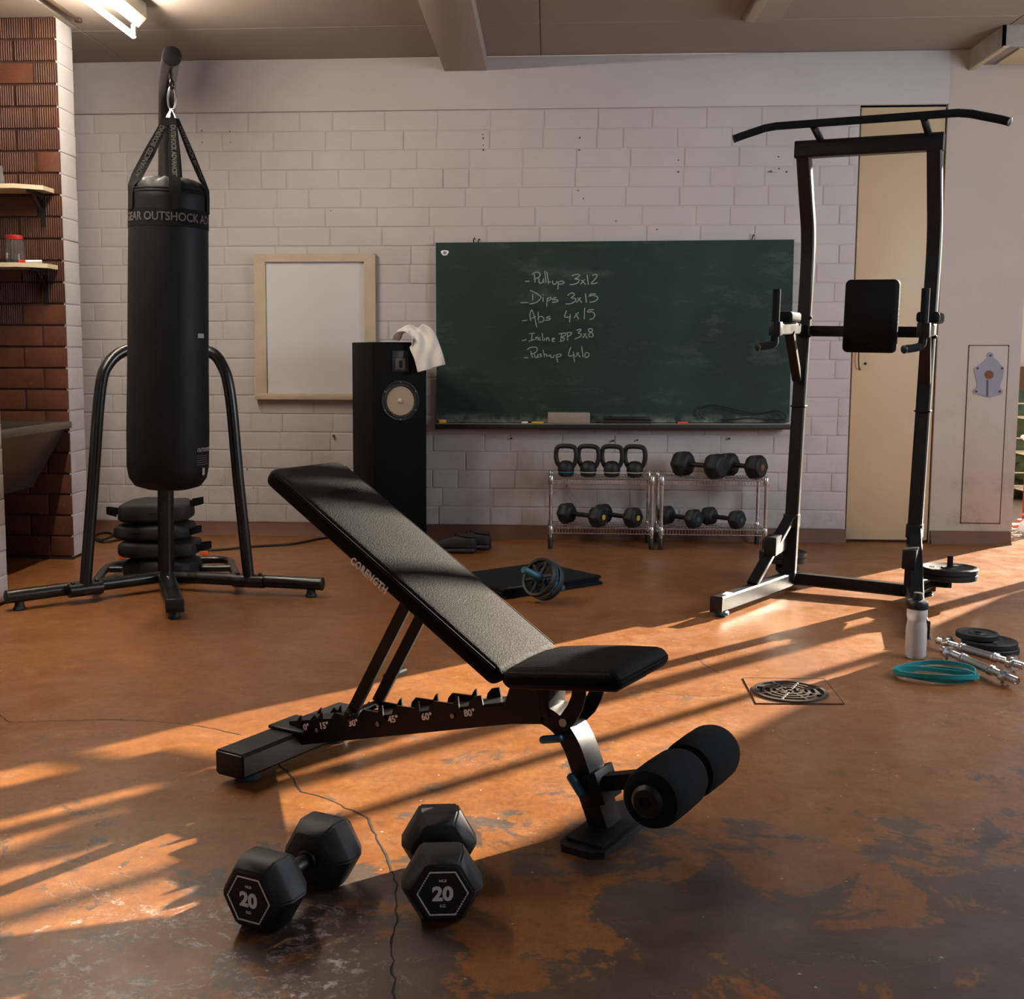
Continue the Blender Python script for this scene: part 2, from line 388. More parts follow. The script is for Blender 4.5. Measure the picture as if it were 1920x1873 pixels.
for r in range(NROW):
    zc = ZB+(r+.5)*ROWH; x = -3.02 + (0 if r % 2 else -.155) + random.uniform(-.05, .05)
    while x < 1.75:
        L = BL if random.random() > .16 else BL*random.choice([.48, .62])
        x1 = min(x+L, 1.752); c = (x+x1)/2; w = x1-x
        hid = (-.64 < x and x1 < 1.37 and .80 < zc < 1.66) or (-1.72 < x and x1 < -1.08 and .9 < zc < 1.6)
        if w > .03 and not hid and x1 > -2.98:
            brick(me_w, wall_back, (c, 7.008+random.uniform(-.001, .0015), zc), w); nb += 1
        x = x1+.0055
# nails, screws and holes in the wall
holes = [(378, 245, 2.5), (431, 246, 2.5), (379, 267, 2), (432, 267, 2), (905, 252, 2), (906, 259, 3), (906, 272, 2), (906, 281, 3), (1087, 258, 3), (1086, 281, 3), (1272, 300, 2.5), (1272, 322, 3),
         (1460, 294, 2.5), (1445, 322, 4), (1461, 316, 2.5), (1475, 322, 3), (1084, 357, 2.5), (1094, 372, 2), (1232, 430, 2.5), (1155, 414, 2.5), (626, 817, 6), (959, 822, 4), (1150, 826, 5), (1195, 825, 4), (1367, 822, 4), (1115, 810, 2.5), (620, 395, 2), (475, 915, 2.5), (463, 880, 3)]
for x, y, r in holes:
    p = wl(x, y); rr = r*.0023*.62
    big = r >= 4
    m = MB().lathe([(rr*.5, 0), (rr, .002), (rr, .012)] if not big else [(rr*.6, -.014), (rr*1.0, -.012), (rr*1.0, -.006), (rr*.5, -.004), (rr*.5, .012)], 10, XF((p.x, 6.999, p.z), (1, 0, 0), (0, 0, 1), (0, 1, 0)))
    m.build('nail' if big else 'screw_hole', 'brass' if big else 'dark', wall_back)
# skirting
sk = MB()
for a, b in ((-3.4, 1.754), (2.244, 2.70)):
    sk.loft([[(x, 7.02, 0), (x, 6.955, 0), (x, 6.972, .03), (x, 6.985, .074), (x, 7.02, .076)] for x in (a, b)])
struct(sk.build('baseboard_back', 'base'))
# door
door = struct(MB().rbox((1.999, 7.03, 1.258), (.470, .036, 2.488), .004, 2).build('door_1', 'doorp'))
hp = wl(1613, 672, 7.01)
MB().tube(smooth_path([(hp.x+.006, 7.012, hp.z+.055), (hp.x-.012, 6.992, hp.z+.05), (hp.x-.016, 6.985, hp.z), (hp.x-.010, 6.992, hp.z-.05), (hp.x+.002, 7.012, hp.z-.065)], 5), .004, 8).build('door_handle', 'brass', door)
MB().lathe([(.007, -.004), (.007, .004)], 12, XF((hp.x+.03, 7.01, hp.z-.03), (1, 0, 0), (0, 0, 1), (0, 1, 0))).build('keyhole', 'dark', door)
# access panel of the pier
def quad_strip(pts, w, y):
    m = MB()
    for (a, b) in zip(pts, pts[1:]+pts[:1]):
        d = (V(b)-V(a)).normalized(); s = V((-d.z, 0, d.x))*w/2
        vs = [V(a)-s-d*w/2, V(b)-s+d*w/2, V(b)+s+d*w/2, V(a)+s-d*w/2]
        m.loft([[V((v.x, y-.0015, v.z)) for v in vs], [V((v.x, y+.004, v.z)) for v in vs]])
    return m
pc = [wl(1817, 648), wl(1892, 648), wl(1873, 981), wl(1801, 983)]
x0, x1 = (pc[0].x+pc[3].x)/2, (pc[1].x+pc[2].x)/2
x0, x1, z0, z1 = x0, x1, pc[2].z, pc[0].z
MB().rbox(((x0+x1)/2, 7.003, (z0+z1)/2), (x1-x0, .012, z1-z0), .003, 2).build('access_panel', 'plaster', pier)
quad_strip([(x0, 0, z0), (x1, 0, z0), (x1, 0, z1), (x0, 0, z1)], .007, 6.999).build('panel_groove', 'brass', pier)
# grey metal plate on the panel
def zp(x, y): p = wl(1720+x/4.46, 600+y/4.46); return (p.x, p.z)
def arc(cx, cy, r, a0, a1, n): return [(cx+r*cos(radians(a0+(a1-a0)*k/n)), cy+r*sin(radians(a0+(a1-a0)*k/n))) for k in range(n+1)]
out = arc(607, 297, 28, 140, 400, 8)+[(660, 330), (690, 368), (722, 405), (708, 490), (688, 545), (690, 572)]+arc(685, 597, 26, -60, 130, 6)+[(650, 632), (610, 645), (570, 643), (525, 628)]+arc(488, 597, 26, 50, 260, 6)+[(492, 560), (498, 530), (482, 470), (468, 405), (510, 378), (560, 335)]
plt = thing('target_plate', 'grey painted shield shaped metal plate screwed to the access panel', 'metal plate', (0, 0, 0))
XW = XF((0, 6.996, 0), (1, 0, 0), (0, 0, 1), (0, -1, 0))
MB().prism([zp(*p) for p in out], -.001, .004, XW).build('plate_body', 'plate', plt)
MB().prism([zp(*p) for p in arc(595, 457, 37, 0, 340, 16)], .004, .006, XW).build('centre_disc', 'rust', plt)
MB().prism([zp(574, 500), zp(590, 500), zp(588, 640), zp(572, 640)], .004, .005, XW).build('slot', 'greyp', plt)
for cx_, cy_ in ((607, 297), (488, 597), (685, 597), (500, 403), (704, 403)):
    MB().prism([zp(*p) for p in arc(cx_, cy_, 9, 0, 330, 8)], .004, .008, XW).build('screw', 'brass', plt)

# ceiling with boards, beams, corner box
ceiling = struct(MB().box(-3.5, 3.45, -2.6, 7.22, CEIL+.008, CEIL+.1).build('ceiling', 'beam'))
xs = [-3.5, -2.504, -.064, 2.376, 3.45]; ys = [7.0]+[6.33-1.22*k for k in range(7)]+[-2.6]
for xa, xb in zip(xs, xs[1:]):
    for yb, ya in zip(ys, ys[1:]):
        MB().rbox(((xa+xb)/2, (ya+yb)/2, CEIL+.004), (xb-xa-.005, yb-ya-.005, .009), .002, 1).build('ceiling_panel', 'ceil', ceiling)
struct(MB().rbox((-.498, 2.3, 2.772), (.25, 9.4, .085), .006, 2).build('beam_1', 'beam'))
b2 = MB(); b2.loft([[(.97, y, 2.811), (1.125, y, 2.811), (1.105, y, z), (.99, y, z)] for y, z in ((-2.5, 2.72), (6.0, 2.72), (6.10, 2.735), (6.34, 2.805))])
struct(b2.build('beam_2', 'beam'))
box = MB(); box.box(2.345, 3.44, 6.50, 6.515, 2.70, 2.81); box.box(2.345, 2.36, 6.50, 7.0, 2.70, 2.81); box.box(2.36, 3.44, 6.515, 7.0, 2.725, 2.74)
tb = struct(box.build('trim_1', 'trim'))
MB().box(2.344, 2.372, 6.49, 7.0, 2.694, 2.702).build('edge_batten', 'cream', tb)
MB().rbox((2.95, 6.80, 2.722), (.95, .34, .012), .003, 1).build('soffit_board', 'cream', tb)

# left side: wall, two brick nibs with a niche between them
struct(MB().box(-3.55, -3.35, -2.6, 7.2, 0, CEIL).build('wall_left', 'mortar'))
me_r = brick_mesh('plain_red_brick', BL, .103, .010, 'rbrick'); me_c = brick_mesh('combed_red_brick', BL, .103, .010, 'cbrick')
def nib(ya, yb, xe):
    core = struct(MB().box(-3.36, xe-.008, ya+.008, yb-.0, 0, CEIL).build('wall_left_nib', 'rmortar'))
    for r in range(25):
        zc = .015+(r+.5)*.1118
        x = xe-.002; k = r
        cuts = [.225, .295, .295] if r % 2 else [.12, .295, .295, .12]
        for L in cuts:
            if x-L < -3.36: break
            brick(me_c if (r > 10 and random.random() > .12) else me_r, core, (x-L/2, ya+.009, zc), L); x -= L+.009
        o = link('end_brick', me_w, core); o.location = (xe-.008+random.uniform(-.002, .001), (ya+yb)/2, zc); o.rotation_euler = (0, random.uniform(-.01, .01), pi/2); o.scale = ((yb-ya-.004)/BL, 1, 1.06)
    return core
nib(6.05, 6.27, -2.53); nib(4.74, 4.965, -2.376)

# unseen sides of the room: right wall, rear wall, each with the window put in behind its added area lamp
rw = MB()
rw.box(3.45, 3.60, -2.6, 2.2, 0, CEIL); rw.box(3.45, 3.60, 5.0, 5.90, 0, CEIL); rw.box(3.45, 3.60, 2.2, 5.0, 0, 1.0); rw.box(3.45, 3.60, 2.2, 5.0, 2.5, CEIL)
struct(rw.build('wall_right', 'plaster'))
rr = MB(); rr.box(-3.5, -.5, -2.6, -2.45, 0, CEIL); rr.box(2.3, 3.6, -2.6, -2.45, 0, CEIL); rr.box(-.5, 2.3, -2.6, -2.45, 0, 1.0); rr.box(-.5, 2.3, -2.6, -2.45, 2.5, CEIL)
struct(rr.build('wall_rear', 'plaster'))
for k, (a, b, X) in enumerate(((2.2, 5.0, Matrix.Translation((3.53, 0, 0)) @ Matrix.Rotation(pi/2, 4, 'Z')), (-.5, 2.3, Matrix.Translation((0, -2.53, 0))))):
    fr = MB()
    for u in (a+.03, a+(b-a)/3, a+2*(b-a)/3, b-.03): fr.box(u-.03, u+.03, -.03, .03, 1.0, 2.5, X)
    for z in (1.03, 2.47): fr.box(a, b, -.03, .03, z-.03, z+.03, X)
    wn = struct(fr.build('added_window_%d' % (k+1), 'trim'))
    for j in range(3): MB().box(a+.06+j*(b-a)/3, a+(j+1)*(b-a)/3-.03, -.004, .004, 1.06, 2.44, X).build('pane', 'frost', wn)  # opaque panes, put in to keep the sun out
    MB().box(a, b, .02, .03, .99, 2.51, X).build('sun_block_backing', 'frost', wn)  # opaque sheet added behind the panes to stop stray sun
# open corner beside the pier: lintel and two unseen posts added to stripe the sunlight
struct(MB().box(2.712, 3.45, 7.0, 7.22, 2.80, CEIL+.1).build('trim_2', 'plaster'))
dw = MB(); dw.rbox((3.50, 6.90, 1.40), (.06, .085, 2.80), .006, 1); dw.rbox((3.50, 6.51, 1.40), (.05, .045, 2.80), .006, 1)
struct(dw.build('sun_stripe_posts', 'trim'))
# outside
struct(MB().box(3.0, 6.1, 10.9, 10.96, -.1, 1.0).build('wall_outside_fence', 'wood'))
struct(MB().box(3.05, 6.1, 11.0, 11.2, -.1, 2.3).build('wall_outside', 'plaster'))
struct(MB().box(-6, 14, 7.22, 22, -.16, -.02).build('outdoor_ground', 'stone'))
gw = MB(); gw.prism([(4.05, -.05), (6.2, -.05), (6.2, 2.9), (4.95, 2.38), (4.52, 1.64), (4.23, 1.30), (4.05, .90)], 7.26, 7.36, XF((0, 0, 0), (1, 0, 0), (0, 0, 1), (0, 1, 0)))  # unseen sloping wall, added and shaped to cut off low sun
struct(gw.build('wall_sun_block', 'stone'))

# ================================================================== LARGE OBJECTS
# ---- adjustable bench: local x along the bench to its seat end, y across, z up
BC = fl(1135, 1542, .02); BC.z = 0; BA = radians(-29)
bench = thing('weight_bench', 'black adjustable weight bench with raised backrest and foam leg rollers', 'bench', BC, BA)
BI = Matrix.Translation(BC) @ Matrix.Rotation(BA, 4, 'Z'); BINV = BI.inverted(); BN = BI.to_3x3() @ V((0, 1, 0))
def bl(x, y, off): return BINV @ onplane(x, y, BI @ V((0, off, 0)), BN)
rf = MB().rect([(-.934, -.265, .055), (-.934, .225, .055)], .098, .066, up=(0, 0, 1)).build('rear_foot_bar', 'steel', bench)
for y in (-.266, .226): MB().rbox((-.934, y, .055), (.088, .008, .058), .003, 2).build('end_cap', 'plastblk', rf)
for y in (-.20, .16): MB().lathe([(.030, 0), (.034, .003), (.034, .018), (.028, .023)], 24, Matrix.Translation((-.934, y, 0))).build('levelling_foot', 'teal', rf)
MB().rbox((-.925, -.01, .092), (.12, .115, .010), .003, 2).build('clamp_plate', 'steel', bench)
tubep = smooth_path([(-.93, 0, .085), (-.6, 0, .160), (-.3, 0, .238), (-.215, 0, .259), (-.155, 0, .262), (-.108, 0, .243), (-.074, 0, .203), (-.050, 0, .15), (-.028, 0, .09), (.003, 0, .012)], 6)
MB().rect(tubep, .075, .046, up=(0, 1, 0), c=.1).build('main_beam', 'steel', bench) if False else None
mb = MB()
mb.sweep(tubep, [(-.023, -.0375), (.023, -.0375), (.023, .0375), (-.023, .0375)], up=(0, 1, 0)); mb.build('main_beam', 'steel', bench)
zb = lambda x: .040+.266*(x+.93); zt = lambda x: zb(x)+.078
notch = [-.872, -.800, -.706, -.598, -.484, -.366]
top = [(-.93, zb(-.93)+.045), (-.905, zb(-.905)+.05)]
for q in notch: top += [(q-.030, zt(q-.03)-.012), (q-.022, zt(q-.022)), (q-.016, zt(q)), (q-.013, zt(q)-.028), (q, zt(q)-.037), (q+.012, zt(q)-.030), (q+.018, zt(q)-.006), (q+.03, zt(q+.03))]
top = [p for i, p in enumerate(top) if i == 0 or p[0] > top[i-1][0]]
top += [(-.315, zt(-.315)), (-.308, zt(-.31)-.03), (-.25, zt(-.25)-.03), (-.228, .335), (-.16, .335), (-.15, .26)]
poly = [(-.925, zb(-.925))]+[(x, zb(x)) for x in (-.6, -.23)]+[(-.15, .24)]+top[::-1]
XP = XF((0, 0, 0), (1, 0, 0), (0, 0, 1), (0, -1, 0))
for y0 in (.0385, -.0445): MB().prism(poly, y0, y0+.005, XP).build('ladder_plate', 'steel', bench)
for q, s in zip([.0, .02], ['a', 'b']): pass
for q in (-.898, -.826, -.622, -.392):
    MB().lathe([(.004, 0), (.006, .001), (.006, .004), (.003, .005)], 10, XF((q-.004, -.0445, zb(q)+.035), (1, 0, 0), (0, 0, 1), (0, -1, 0))).build('bolt', 'chromed', bench)
for q, s in ((574, '0°'), (607, '15°'), (662, '30°'), (737, '45°'), (800, '60°'), (880, '80°')):
    yy = {574: 1364, 607: 1361, 662: 1356, 737: 1349, 800: 1344, 880: 1337}[q]
    p = bl(q, yy, -.046); text('angle_mark', s, .024, 'white', bench, XF((p.x, -.0452, p.z), (.966, 0, .257), (-.257, 0, .966), (0, -1, 0)), bold=.0006)
fp = MB(); fp.prism([(-.045, -.135), (-.030, -.158), (.040, -.162), (.068, -.140), (.068, .140), (.040, .162), (-.030, .158), (-.045, .135)], 0, .016)
fp.prism([(-.036, -.125), (.055, -.130), (.055, .130), (-.036, .125)], .016, .022); fp.build('front_foot_plate', 'rubber', bench)
# leg hold-down
ah = MB(); ah.rect([(-.02, 0, .112), (.185, 0, .172)], .045, .035, up=(0, 0, 1)); arm = ah.build('roller_arm', 'steel', bench)
MB().rbox((-.022, 0, .105), (.062, .092, .075), .003, 2, Matrix.Translation((-.022, 0, .105)) @ Matrix.Rotation(radians(-22), 4, 'Y') @ Matrix.Translation((.022, 0, -.105))).build('sleeve', 'steel', arm)
MB().tube([(.192, -.205, .176), (.192, .205, .176)], .014, 12).build('roller_axle', 'steel', arm)
for s in (-1, 1):
    pr = [(.030, 0), (.050, .001), (.061, .010), (.066, .03), (.067, .10), (.066, .160), (.061, .180), (.046, .189), (.03, .190)]
    r = MB().lathe(pr, 36, XF((.192, s*.005, .176), (1, 0, 0), (0, 0, -s), (0, s, 0))).build('foam_roller', 'foam', bench)
    MB().lathe([(.034, .185), (.036, .194), (.028, .202), (.013, .204), (.011, .200)], 24, XF((.192, s*.005, .176), (1, 0, 0), (0, 0, -s), (0, s, 0))).build('end_plug', 'plastblk', r)
# pads
def pad(mb_, L, Wd, T, X, taper=0.0, crown=.006):
    def wp(c):
        k = 1 - taper*max(0, c.x/L+.5); e = (abs(c.y)/(Wd/2))
        z = c.z + (crown*((1-e*e)*(1-(2*c.x/L)**4)-(.7 if crown > .01 else 0)) if c.z > 0 else 0)
        return V((c.x, c.y*k, z))
    return mb_.rbox((0, 0, 0), (L, Wd, T), T*.42, 4, X, wp)
b0, b1 = V((-.225, 0, .335)), V((-.923, 0, .769)); bd = (b0-b1).normalized(); bn = V((-bd.z, 0, bd.x))*(1 if bd.x > 0 else -1); BLN = (b1-b0).length
XB = XF((b0+b1)/2+bn*.026, bd, (0, 1, 0), bn)
bk = pad(MB(), BLN, .285, .052, XB).build('backrest', 'leather', bench, 50)
ex = []
for s in (-1, 1):
    for zz in (.017, .012): MB().tube([XB @ V((x, s*(.1425-.0022 if zz < .015 else .139), zz+.004)) for x in (-BLN/2+.03, 0, BLN/2-.02)], .0014, 6).build('seam', 'plastblk', bk)
MB().tube([XB @ V((.20, y, .0312-.02*abs(y/.14)**6-.006*(y/.14)**2)) for y in [k*.014-.126 for k in range(19)]], .0009, 6).build('seam', 'leather', bk)
for k in range(11): 
    h = [.5, .7, 1, .6, .9, 1, .8, 1, .9, 1, .6][k]*.02
    MB().tube([XB @ V((-.27-h*.5, -.065+k*.013, .0318)), XB @ V((-.27+h*.5, -.065+k*.013, .0318))], .0012, 5).build('embossed_ridge', 'leather', bk)
p = XB.inverted() @ bl(691, 1079, -.144)
text('lettering', 'CORENGTH', .0265, 'white', bk, XB @ XF((p.x, -.1432, p.z), (1, 0, 0), (0, 0, 1), (0, -1, 0)), bold=.0011, width=.126, space=1.18)
MB().rbox((0, 0, 0), (BLN*.86, .17, .012), .004, 2, XF((b0+b1)/2-bn*.008, bd, (0, 1, 0), bn)).build('back_board', 'plastblk', bench)
MB().rbox((0, 0, 0), (.085, .12, .022), .004, 2, XF(b1+bd*.14-bn*.016, bd, (0, 1, 0), bn)).build('stop_block', 'steel', bench)
s0, s1 = V((-.19, 0, .337)), V((.062, 0, .371)); sd = (s1-s0).normalized(); sn = V((-sd.z, 0, sd.x)); SL = (s1-s0).length+.03
XS = XF((s0+s1)/2+sn*.030+sd*.012, sd, (0, 1, 0), sn)
st = pad(MB(), SL+.02, .285, .060, XS, 0, .020).build('seat', 'leather', bench, 50)
MB().tube([XS @ V((-SL/2+.02, -.1405, .012)), XS @ V((SL/2-.012, -.1405, .012)), ], .0014, 6).build('seam', 'plastblk', st)
MB().rbox((0, 0, -.036), (SL*.8, .16, .012), .003, 2, XS).build('seat_board', 'plastblk', bench)
for y in (-.052, .047):
    MB().prism([(-.030, .350), (-.062, .350), (-.066, .322), (-.075, .300), (-.092, .275), (-.112, .252), (-.098, .232), (-.080, .235), (-.055, .262), (-.038, .295), (-.030, .325)], -y-.005, -y, XP).build('seat_bracket', 'steel', bench)
MB().lathe([(.005, 0), (.010, .001), (.010, .004)], 12, XF((-.085, -.0525, .258), (1, 0, 0), (0, 0, 1), (0, -1, 0))).build('bolt', 'cream', bench)
MB().lathe([(.005, 0), (.009, .001), (.009, .004)], 12, XF((-.030, -.0385, .070), (1, 0, 0), (0, 0, 1), (0, -1, 0))).build('bolt', 'cream', bench)
MB().rbox((-.165, 0, .295), (.07, .085, .075), .003, 2).build('pivot_block', 'steel', bench)
for (kx, kz, ry) in ((-.113, .215, -.25), (-.047, .118, .9)):
    MB().rbox((0, 0, 0), (.060, .022, .018), .008, 3, Matrix.Translation((kx, -.058, kz)) @ Matrix.Rotation(ry, 4, 'Y')).tube([(kx, -.058, kz), (kx, -.03, kz)], .006, 10).build('adjusting_knob', 'teal', bench)
for y in (-.054, .054):
    MB().rect([(-.495, y, .540), (-.703, y, .176)], .012, .032, up=(.85, 0, -.5)).build('support_strut', 'steel', bench)
MB().tube([(-.703, -.075, .172), (-.703, .075, .172)], .011, 12).lathe([(.016, 0), (.016, .006), (.009, .010)], 12, XF((-.703, -.062, .172), (1, 0, 0), (0, 0, 1), (0, -1, 0))).build('locking_pin', 'steel', bench)
hr = bl(752, 1260, .11); MB().tube([(hr.x-.01, .055, hr.z-.004), (hr.x, .125, hr.z)], .011, 12).build('lift_handle', 'steel', bench)

# ---- hex dumbbells
def hexbell(name, label, R, L, hr, loc, rz, faces=None, group=None, hl=None, mark=None):
    ap = R*cos(pi/6); hl = hl or L*.36
    t = thing(name, label, 'dumbbell', loc, rz, group)
    MB().tube([(-L/2+hl*.8, 0, ap), (-L*.06, 0, ap), (L*.06, 0, ap), (L/2-hl*.8, 0, ap)], hr, 16, scales=[.85, 1.05, 1.05, .85]).build('handle', 'chromed' if False else 'plastblk', t)
    for s in (-1, 1):
        X = XF((s*L/2, 0, ap), (0, 1, 0), (0, 0, 1), (s, 0, 0))
        m = MB().lathe([(R*.30, -hl), (R*.70, -hl), (R*.76, -hl+R*.06), (R*.97, -hl+R*.38), (R, -hl+R*.46), (R, -R*.42), (R*.97, -R*.33), (R*.80, -R*.05), (R*.76, 0), (R*.3, .0)], 6, X)
        h = m.build('head', 'rubber', t, 20)
        bm = bmesh.new(); bm.from_mesh(h.data); bmesh.ops.bevel(bm, geom=[e for e in bm.edges if len(e.link_faces) == 2 and e.calc_face_angle(0) > .5], offset=R*.045, segments=2, affect='EDGES'); bm.to_mesh(h.data); bm.free()
        for p_ in h.data.polygons: p_.use_smooth = True
        h.data.set_sharp_from_angle(angle=radians(50))
        MB().lathe([(hr*1.15, -hl-.006), (hr*1.35, -hl-.003), (hr*1.35, -hl+.004)], 18, X).build('collar', 'plastblk', t)
        if faces and s == -1:
            Xf = XF((s*L/2+s*.0006, 0, ap), (0, -1, 0), (0, 0, 1), (s, 0, 0))
            a = R*.60; w = R*.035; pts = [(a*cos(k*pi/3), a*sin(k*pi/3)) for k in range(6)]
            ol = MB()
            for k in range(6):
                p0, p1 = V(pts[k]).to_3d(), V(pts[(k+1) % 6]).to_3d()
                n_ = 9 if k in (2, 5) else 1
                for j in range(n_):
                    q0, q1 = (p0, p1) if n_ == 1 else (p0.lerp(p1, (j+.1)/9), p0.lerp(p1, (j+.72)/9))
                    d_ = (q1-q0).normalized(); nn = V((-d_.y, d_.x, 0))*w/2; e_ = d_*w*.3*(n_ == 1)
                    ol.prism([(q0-nn-e_)[:2], (q1-nn+e_)[:2], (q1+nn+e_)[:2], (q0+nn-e_)[:2]], 0, .0008, Xf)
            ol.build('hexagon_outline', 'white', h)
            text('weight_number', '20', R*.47, 'white', h, Xf @ Matrix.Translation((0, -R*.02, .0004)), bold=R*.020, depth=.0006, width=R*.50)
            text('pounds_mark', '44LB', R*.09, 'white', h, Xf @ Matrix.Translation((0, R*.31, .0004)), bold=R*.001, depth=.0005)
            text('kilo_mark', 'KG', R*.10, 'white', h, Xf @ Matrix.Translation((0, -R*.31, .0004)), bold=R*.001, depth=.0005)
        if mark and s == 1:
            MB().lathe([(R*.001, .0), (R*.24, 0), (R*.24, .0012), (R*.001, .0012)], 20, X).build('weight_badge', mark, h)
    return t
def end_loc(px, py, R, L, rz):      # dumbbell centre whose -x end face centre is seen at this pixel
    p = fl(px, py, R*cos(pi/6)); return (p.x+cos(rz)*L/2, p.y+sin(rz)*L/2, 0)
DR, DL = .0815, .305
rz = radians(97); hexbell('hex_dumbbell', 'black hex dumbbell marked 20 kg lying in line with the floor crack', DR, DL, .017, end_loc(830, 1675, DR, DL, rz), rz, True, 'twenty kilo dumbbells on the floor')
rz = radians(67); hexbell('hex_dumbbell', 'black hex dumbbell marked 20 kg lying askew beside the white scuffs', DR, DL, .017, end_loc(466, 1687, DR, DL, rz), rz, True, 'twenty kilo dumbbells on the floor')

# ---- punch bag stand
HUB = V((-1.778, 5.30, 0)); FA = atan2(-.945, .326)
stand = thing('punch_bag_stand', 'black tubular punch bag stand with splayed legs and curved braces', 'bag stand', HUB)
def sl(p): return V(p)-HUB
TOP = V((-1.726, 5.31, 2.13)); TIP = wl(322, 106, 4.66)
pole = smooth_path([(-1.778, 5.30, .06), (-1.757, 5.305, 1.0), (-1.728, 5.31, 2.0)], 4)[:-1] + smooth_path([(-1.728, 5.31, 2.0), (-1.715, 5.285, 2.14), (-1.68, 5.19, 2.235), (-1.62, 5.02, 2.262), tuple(TIP)], 6)
MB().tube([sl(p) for p in pole], .037, 24).build('pole', 'satin', stand)
dv = (TIP-V((-1.62, 5.02, 2.262))).normalized()
MB().lathe([(.036, 0), (.0385, .002), (.0385, .010), (.030, .013)], 24, frame_from(sl(TIP)-dv*.002, dv)).build('pole_cap', 'plastblk', stand)
Lend, Rend, Fend = fl(15, 1146), fl(603, 1120), fl(326, 1165)
zt_ = .062
def bar_to(E_, name, r=.029):
    e = V((E_.x, E_.y, zt_)); h = V((HUB.x, HUB.y, zt_+.004)); b = MB().tube([sl(h), sl(e)], r, 20).build(name, 'satin', stand)
    d = (e-h).normalized()
    MB().lathe([(r*.98, 0), (r*1.03, .002), (r*1.03, .008), (r*.8, .011)], 20, frame_from(sl(e)-d*.002, d)).build('end_cap', 'plastblk', b)
    q = sl(e)-d*.05; MB().lathe([(.026, -zt_), (.028, -zt_+.006), (.022, -zt_+.014), (.018, -zt_+.036)], 16, Matrix.Translation(q)).build('rubber_foot', 'rubber', b)
    return b
bar_to(Lend, 'base_leg'); bar_to(Rend, 'base_leg')
fb = V((Fend.x, Fend.y+.02, zt_)); h = V((HUB.x, HUB.y, zt_))
b = MB().sweep([sl(h), sl(fb)], [(-.038, -.016), (-.026, -.029), (.026, -.029), (.038, -.016), (.038, .016), (.026, .029), (-.026, .029), (-.038, .016)], up=(0, 0, 1)).build('front_leg', 'satin', stand)
d = (fb-h).normalized(); MB().rbox((0, 0, 0), (.076, .058, .012), .005, 3, frame_from(sl(fb), d)).build('end_cap', 'plastblk', b)
MB().lathe([(.024, -zt_), (.026, -zt_+.006), (.020, -zt_+.014), (.018, -zt_+.036)], 16, Matrix.Translation(sl(fb)-d*.04)).build('rubber_foot', 'rubber', b)
for k in (.16, .20): MB().lathe([(.006, 0), (.006, .004), (.003, .006)], 10, Matrix.Translation(sl(h)+d*k+V((0, 0, .027)))).build('bolt', 'chromed', b)
def strut(pts, name='curved_brace'):
    P = smooth_path(pts, 6); b = MB().tube([sl(p) for p in P], .026, 18).build(name, 'satin', stand); return b
strut([(-2.040, 4.990, .07), (-2.004, 5.032, .543), (-1.975, 5.066, .93), (-1.945, 5.10, 1.055), (-1.88, 5.18, 1.118), (-1.762, 5.303, 1.130)])
strut([(-1.365, 5.229, .07), (-1.408, 5.236, .527), (-1.438, 5.242, .90), (-1.475, 5.25, 1.045), (-1.55, 5.265, 1.112), (-1.752, 5.305, 1.130)])
for J, E_ in ((V((-2.04, 4.99, zt_)), Lend), (V((-1.365, 5.229, zt_)), Rend)):
    dd = (V((E_.x, E_.y, zt_))-V((HUB.x, HUB.y, zt_))).normalized()
    MB().tube([sl(J)-dd*.075, sl(J)+dd*.075], .0305, 20).build('clamp_sleeve', 'satin', stand)
    for k in (-.055, .055): MB().lathe([(.005, -.002), (.010, 0), (.010, .006), (.004, .010)], 10, Matrix.Translation(sl(J)+dd*k+V((0, 0, .030)))).build('bolt', 'plastblk', stand)
lp = [fl(187, 1097, .045), fl(180, 1062, .05), fl(192, 1050, .05), fl(225, 1043, .055), fl(400, 1041, .055), fl(420, 1047, .05), fl(430, 1058, .05), fl(447, 1092, .045)]
lp = [V((-2.045, 5.10, .05)), V((-2.15, 5.50, .05)), V((-2.14, 5.66, .05)), V((-2.06, 5.72, .05)), V((-1.72, 5.83, .05)), V((-1.62, 5.80, .05)), V((-1.57, 5.68, .05)), V((-1.42, 5.25, .05))]
MB().tube([sl(p) for p in smooth_path(lp, 5)], .020, 14).build('rear_loop', 'satin', stand)
MB().tube([sl((-2.13, 5.52, .052)), sl((-2.07, 5.53, .052))], .017, 14).build('rear_cross_bar', 'satin', stand); MB().tube([sl((-1.695, 5.58, .052)), sl((-1.54, 5.60, .052))], .017, 14).build('rear_cross_bar', 'satin', stand)
MB().tube([sl(TIP)-dv*.13+V((0, 0, -.03)), sl(TIP)-dv*.13+V((0, 0, -.062))], .008, 10).build('eye_bolt', 'satin', stand)

